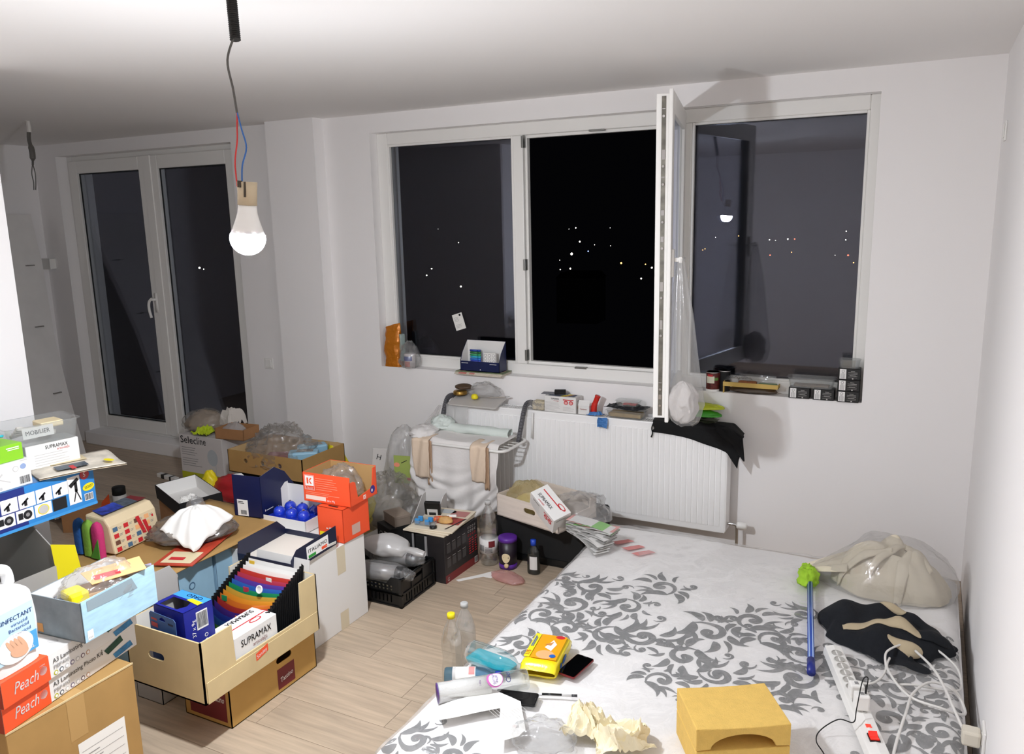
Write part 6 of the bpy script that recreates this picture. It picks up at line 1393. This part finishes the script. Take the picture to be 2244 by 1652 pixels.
for k, (x, y, z, lb) in enumerate(((-2.52, -1.41, .15, 'silver roll in clear wrap at the front of the black crate'), (-2.535, -1.28, .18, 'silver roll in clear wrap at the back of the black crate'))):
    e = E('wrapped_roll', (x, y, z), .12-.1*k, label=lb, cat='roll')
    g = G().lathe([(0, 0), (.04, 0), (.04, .21), (0, .21)], 24); g.xf(Matrix.Rotation(-PI/2, 4, 'Y')); g.xf(Matrix.Translation((-.03, 0, 0))); g.build('roll', SIL, e, True)
    g = G().lathe([(0, 0), (.041, 0), (.042, .035), (.0, .035)], 24); g.xf(Matrix.Rotation(-PI/2, 4, 'Y')); g.build('dark_end', mat('smoky_end', '#3b3b3b', .3), e, True)
    g = blob((.36, .11, .1), 351+k, .14, 2.5, .9); g.xf(Matrix.Translation((-.13, 0, -.05))); g.build('clear_wrap', POLY, e, True)
    if k == 0: p = Print(e, (-.2, -.0405, .004), (1, 0, 0), (0, 0, 1)); p.rect(.04, .008, .05, .008, GINK); p.flush()
e = E('white_sack', (-2.68, -1.30, .24), .15, label='small white plastic sack tied off on top of the black crate', cat='bag')
def sk(u, v):
    a = 2*PI*u; x = -.16+.36*v; r = .07*math.sin(PI*min(1, v*1.15+.02))**.6 if v < .72 else .024-.012*abs(v-.86)*4
    r = max(.008, r)*(1+.12*nz((math.cos(a), math.sin(a), v*3), 2, 9)); return (x, r*math.cos(a)*1.1, max(-.055, r*math.sin(a)*.8-.06*max(0, v-.5)))
G().grid(sk, 36, 30).build('sack', film('white_sack_film', '#f0efee', .75, '#f2f0ee', .3, .2, .5, 20), e, True)
# black boxed appliance with red base
ab = E('appliance_box', (-2.436, -1.15, 0), -.04, label='black printed appliance box with a red base stripe on the floor', cat='box')
G().box(-.115, 0, 0, .33, 0, .262).build('body', mat('black_print_board', '#262324', .45), ab, bevel=.003)
p = fx(ab); p.rect(0, 0, .33, .045, mat('maroon_print', '#7c2328', .45)); p.bars(.29, .012, .03, .03, 4)
for i in range(4):
    for j in range(2): p.rect(.02+.05*i, .085+.08*j, .035, .045, mat('grey_icon', '#4a4848', .6)); p.rect(.02+.05*i, .136+.08*j, .03, .004, GINK, 2, 'fine_print')
for i in range(4):
    for j in range(3): p.ell(.235+.022*i, .235-.022*j, .007, .007, LINK if j < 2 else RED); p.ell(.235+.022*i, .235-.022*j, .005, .005, mat('black_print_board'), layer=2)
for i in range(3): p.lines(.235+.03*i, .165, .022, 7, .014, .005, RED, i)
p.text(.015, .01, 'G', .03, LINK); p.flush()
ab2 = cbox('black_binder', 'slim black binder box standing beside the appliance box', 'binder', (-2.56, -1.145, 0), .075, .31, .258, BLKM, -.04, .012)
G().box(-.002, .012, -.004, -.0, 0, .25).build('grey_spine', GINK, ab2)
ab3 = cbox('black_binder', 'black binder box farthest from the appliance box print', 'binder', (-2.645, -1.135, 0), .07, .31, .256, BLKM, -.04, .012)
G().box(-.004, .008, -.004, 0, 0, .25).build('grey_spine', GINK, ab3)
for k in range(3):
    e = E('recipe_magazine', (-2.565+.008*k, -.99+.006*k, .265+.0085*k), .0+.06*k, label=['lowest', 'middle', 'top'][k]+' cream magazine of the three on the appliance box', cat='magazine')
    G().box(-.13, .13, -.165, .165, 0, .008).build('pages', mat('cream_pages', '#ded2bb', .8, var=.06), e, bevel=.002)
    if k == 2:
        p = Print(e, (-.13, -.165, .008), (1, 0, 0), (0, 1, 0)); p.rect(.12, .1, .13, .1, mat('brick_print', '#a8443c')); p.rect(.14, .22, .1, .08, mat('rose_label')); p.poly([(.2, .03), (.21, .03), (.26, .2), (.25, .2)], INK, 2); p.ell(.1, .28, .06, .03, mat('mist_print')); p.flush()
MZ = .292
e = foodtray('clear capsule tray with blue bands on the magazines', (-2.60, -1.075, MZ), .13, .09, .028, TRAYP, .1)
for k in range(4): G().box(-.05+.06*(k//2), -.025+.06*(k//2), -.03+.04*(k % 2), -.015+.04*(k % 2), .004, .03).build('blue_band', SKYB, e, bevel=.002)
e = E('orange_tool', (-2.535, -1.0, MZ), .5, label='orange plastic cutter on the magazines', cat='tool'); G().box(-.05, .05, -.016, .016, 0, .022).build('tool_body', mat('safety_orange', '#f0632a', .4), e, bevel=.005); G().box(.02, .075, -.01, .01, .018, .03).build('white_tip', PVC, e, bevel=.004)
e = E('wooden_block', (-2.50, -1.03, MZ), .3, label='small rounded wooden piece beside the orange cutter', cat='block'); blob((.08, .045, .04), 361, .08, 2).build('wood', mat('pine_wood', '#c79a5e', .6, var=.15, vs_=20), e, True); G().box(-.02, .02, -.005, .005, .036, .041).build('groove', CARDB, e)
e = E('small_black_wheel', (-2.525, -1.115, MZ), label='small clear and black wheel on the magazines', cat='wheel'); G().lathe([(0, 0), (.02, 0), (.02, .01), (.008, .012), (0, .012)], 20).build('wheel', BLK, e, True); G().lathe([(.014, .012), (.013, .03), (0, .03)], 16).build('clear_knob', TRAYP, e, True)
# white cut carton with ink cartridge
e = E('white_file_box', (-2.62, -.97, 0), .25, label='tall white cut-away file box holding an ink cartridge', cat='box')
walls(e, .13, .26, .33, .003, mat('file_white', '#d6d3d0', .7), mat('file_white'), hx=[(0, 0), (.26, 0), (.26, .34), (.2, .34), (0, .24)], hx0=[(0, 0), (.26, 0), (.26, .24), (.06, .34), (0, .34)], hy0=.24, hy=.36)
e2 = E('ink_cartridge', (-2.64, -.93, .26), .3, rx=.2, label='black ink cartridge standing in the white file box', cat='cartridge'); G().box(-.045, .045, -.012, .012, 0, .11).build('cartridge_body', BLK, e2, bevel=.004); G().box(-.03, .03, -.0135, -.012, .02, .07).build('label', LINK, e2); G().box(-.02, .02, -.0145, -.0135, .03, .05).build('black_print', INK, e2)
# small boxes behind the crate
e = cbox('brown_gift_box', 'small brown lidded box on black cartons behind the crate', 'box', (-2.83, -1.04, .215), .14, .1, .06, mat('taupe_board', '#8d7f72', .7), -.5); G().box(-.142, .002, -.002, .102, .045, .062).build('lid', mat('taupe_board'), e, bevel=.002)
e = cbox('black_carton', 'small black carton with white code under the brown lidded box', 'carton', (-2.84, -1.07, .1), .16, .12, .113, BLKM, -.45); p = fy(e, .16); p.bars(.09, .03, .03, .05, 4); p.ell(.05, .05, .025, .025, GINK); p.ell(.05, .05, .02, .02, BLKM, layer=2); p.flush()
e = cbox('grey_carton', 'low grey carton under the black carton behind the crate', 'carton', (-2.72, -1.09, 0), .4, .3, .098, GREYB, -.1)
e = E('black_sack', (-3.33, -1.03, 0), label='dark bulging sack behind the orange cartons', cat='bag'); blob((.36, .32, .36), 371, .1, 2, .5).build('sack', mat('dark_sack', '#2a2620', .5, bump=.3, bs=15), e, True)
# big grey clear bags between wall and rack
for k, (x, y, z, d3, sd, m_, lb) in enumerate(((-3.13, -.66, 0, (.34, .28, .36), 381, POLYG, 'big grey translucent bag on the floor left of the drying rack'), (-2.9, -.63, 0, (.28, .2, .24), 383, POLYG, 'low translucent bag on the floor before the drying rack'), (-3.33, -.15, 0, (.24, .18, .42), 385, POLYW, 'milky bag against the wall behind the yellow carrier'))):
    e = E('plastic_sack', (x, y, z), .3*k, label=lb, cat='bag'); blob(d3, sd, .2, 2.1, .6, .8, 60, 40).build('film', m_, e, True)
    blob((d3[0]*.7, d3[1]*.7, d3[2]*.6), sd+1, .15, 2.2, .6).build('contents', mat('pale_contents%d' % k, ('#9c958c', '#8c857c', '#bdb8b2')[k], .9, var=.25, vs_=10, bump=.3, bs=20), e, True)
# tall film hanging from the rack corner to the floor
e = E('hanging_sheet', (-3.2, -.22, .0), label='long clear plastic sheet hanging from the radiator corner to the floor', cat='bag')
def hs(u, v):
    z = .72*(1-v)+.1*v; wdt = .03+.34*v**1.1
    x = .16-.30*v+(u-.5)*wdt; y = .03-.18*v-.05*math.sin(u*7+v*2)*v-.03*nz((u*4, v*3, 0), 1, 5)
    return (x, y, z)
sheet(hs, 40, 40).build('film', film('soft_clear_sheet', '#efeeec', .3, '#f2f0ee', .4, .12, .7, 10), e, True)
e = E('printed_bag', (-3.19, -.40, .1), .2, label='clear bag with green printed insert hanging left of the white sheet', cat='bag')
g = blob((.26, .2, .5), 391, .12, 2, .7, .6, 44, 34); g.build('bag_film', POLYW, e, True)
G().box(-.03, .1, -.112, -.108, .17, .35).build('green_insert', mat('green_insert', '#a3b45e', .6), e); p = Print(e, (-.03, -.1125, .17), (1, 0, 0), (0, 0, 1)); p.ell(.02, .12, .02, .015, mat('salmon_print')); p.poly([(.05, .13), (.09, .15), (.09, .155), (.05, .135)], INK); p.poly([(.03, .04), (.06, .06), (.06, .066), (.03, .045)], INK); p.ell(.1, .03, .015, .01, RED); p.flush()
e = E('white_printed_sack', (-3.36, -.50, .1), .2, rx=-.25, label='flat white sack with black letters leaning by the yellow carrier', cat='bag'); G().box(-.05, .06, -.008, .008, 0, .36).build('sack', mat('white_sack_paper', '#cfcbc8', .6, bump=.3, bs=12), e, bevel=.006)
p = Print(e, (-.05, -.0085, 0), (1, 0, 0), (0, 0, 1)); p.text(.03, .29, 'H', .05, INK, -.2); p.text(.035, .2, 'nv', .04, INK, -1.2); p.flush()
# whitewashed tray with glove box and papers
wt = E('whitewashed_tray', (-1.905, -.865, .266), -.28, label='whitewashed wooden-look fruit tray overhanging the mattress corner', cat='tray')
WW = mat('whitewashed_wood', '#d9cdc2', .7, var=.08, vs_=5, stretch=(1, 1, 14), bump=.06, bs=30)
walls(wt, .45, .33, .125, .006, WW, WW, holes={'-y': [slot(.245, .075, .085, .03)]}, hx=[(0, 0), (.33, 0), (.33, .125), (.28, .125), (.27, .07), (.05, .07), (.04, .125), (0, .125)])
e = E('glove_box', (-1.985, -.8, .33), -.45, rx=.28, ry=.5, label='white glove box tipped at an angle in the whitewashed tray', cat='box')
G().box(-.12, .1, -.05, .06, 0, .11).build('body', WBOX, e, bevel=.002)
p = Print(e, (-.12, -.05, 0), (1, 0, 0), (0, 0, 1)); p.text(.03, .085, 'SUPRAMAX', .016, INK, fit=.06); p.lines(.01, .07, .09, 6, .01, .002, LINK, 5); p.rect(.13, .082, .075, .007, RED)
for cx in (.15, .185): p.ell(cx, .064, .016, .015, RED, layer=2); p.ell(cx, .063, .01, .009, mat('pink_lens'), layer=3)
p.flush(); p = Print(e, (-.12, -.05, .11), (1, 0, 0), (0, 1, 0)); p.text(.03, .025, 'SUPRAMAX', .028, INK, fit=.12, bold=.03); p.text(.06, .008, 'articulații', .014, RED, fit=.05); p.rect(.02, .07, .16, .006, RED); p.ell(.17, .085, .03, .012, RED); p.ell(.17, .085, .022, .008, WBOX, layer=2); p.flush()
p = Print(e, (.1, -.05, 0), (0, 1, 0), (0, 0, 1)); p.text(.015, .085, 'SUPRAMAX', .014, INK, fit=.06); p.flush()
e = E('yellow_bag', (-2.17, -.66, .28), -.2, label='yellowish clear bag in the left of the whitewashed tray', cat='bag'); blob((.26, .2, .17), 401, .2, 2.4, .5).build('film', film('yellow_film', '#f2ead0', .3, '#eadfb4', .45, .1, .6, 14), e, True); blob((.2, .14, .1), 403, .1, 2).build('contents', mat('straw_contents', '#ded3a6', .9), e, True)
e = E('clear_crumple', (-1.85, -.68, .28), -.2, label='crumpled clear film at the right end of the whitewashed tray', cat='bag'); blob((.3, .24, .15), 405, .25, 2.6, .5).build('film', POLY, e, True)
e = E('brochure_stack', (-1.8, -.84, .272), -.35, label='fan of thin leaflets spilling from the whitewashed tray onto the mattress', cat='leaflets')
for k in range(22):
    a = -.5+.045*k; zz = .012+.0032*k
    def lf(u, v, a=a, zz=zz, k=k): 
        r = -.05+.27*u; return (r*math.cos(a*.6)-(v-.5)*.09*math.sin(a*.6), r*math.sin(a*.6)+(v-.5)*.09*math.cos(a*.6), zz-.05*max(0, u-.4)**2*(1.4-.05*k)+.012*math.sin(u*4+k))
    sheet(lf, 8, 2).build('leaflet', (mat('leaflet_white', '#d9d7d4', .5), mat('leaflet_grey', '#a7a5a2', .5), mat('leaflet_green', '#8fbf7a', .5), mat('leaflet_rose', '#d9a29c', .5))[0 if k % 3 else (1 if k < 17 else 2+k % 2)], e, solid=.0006)
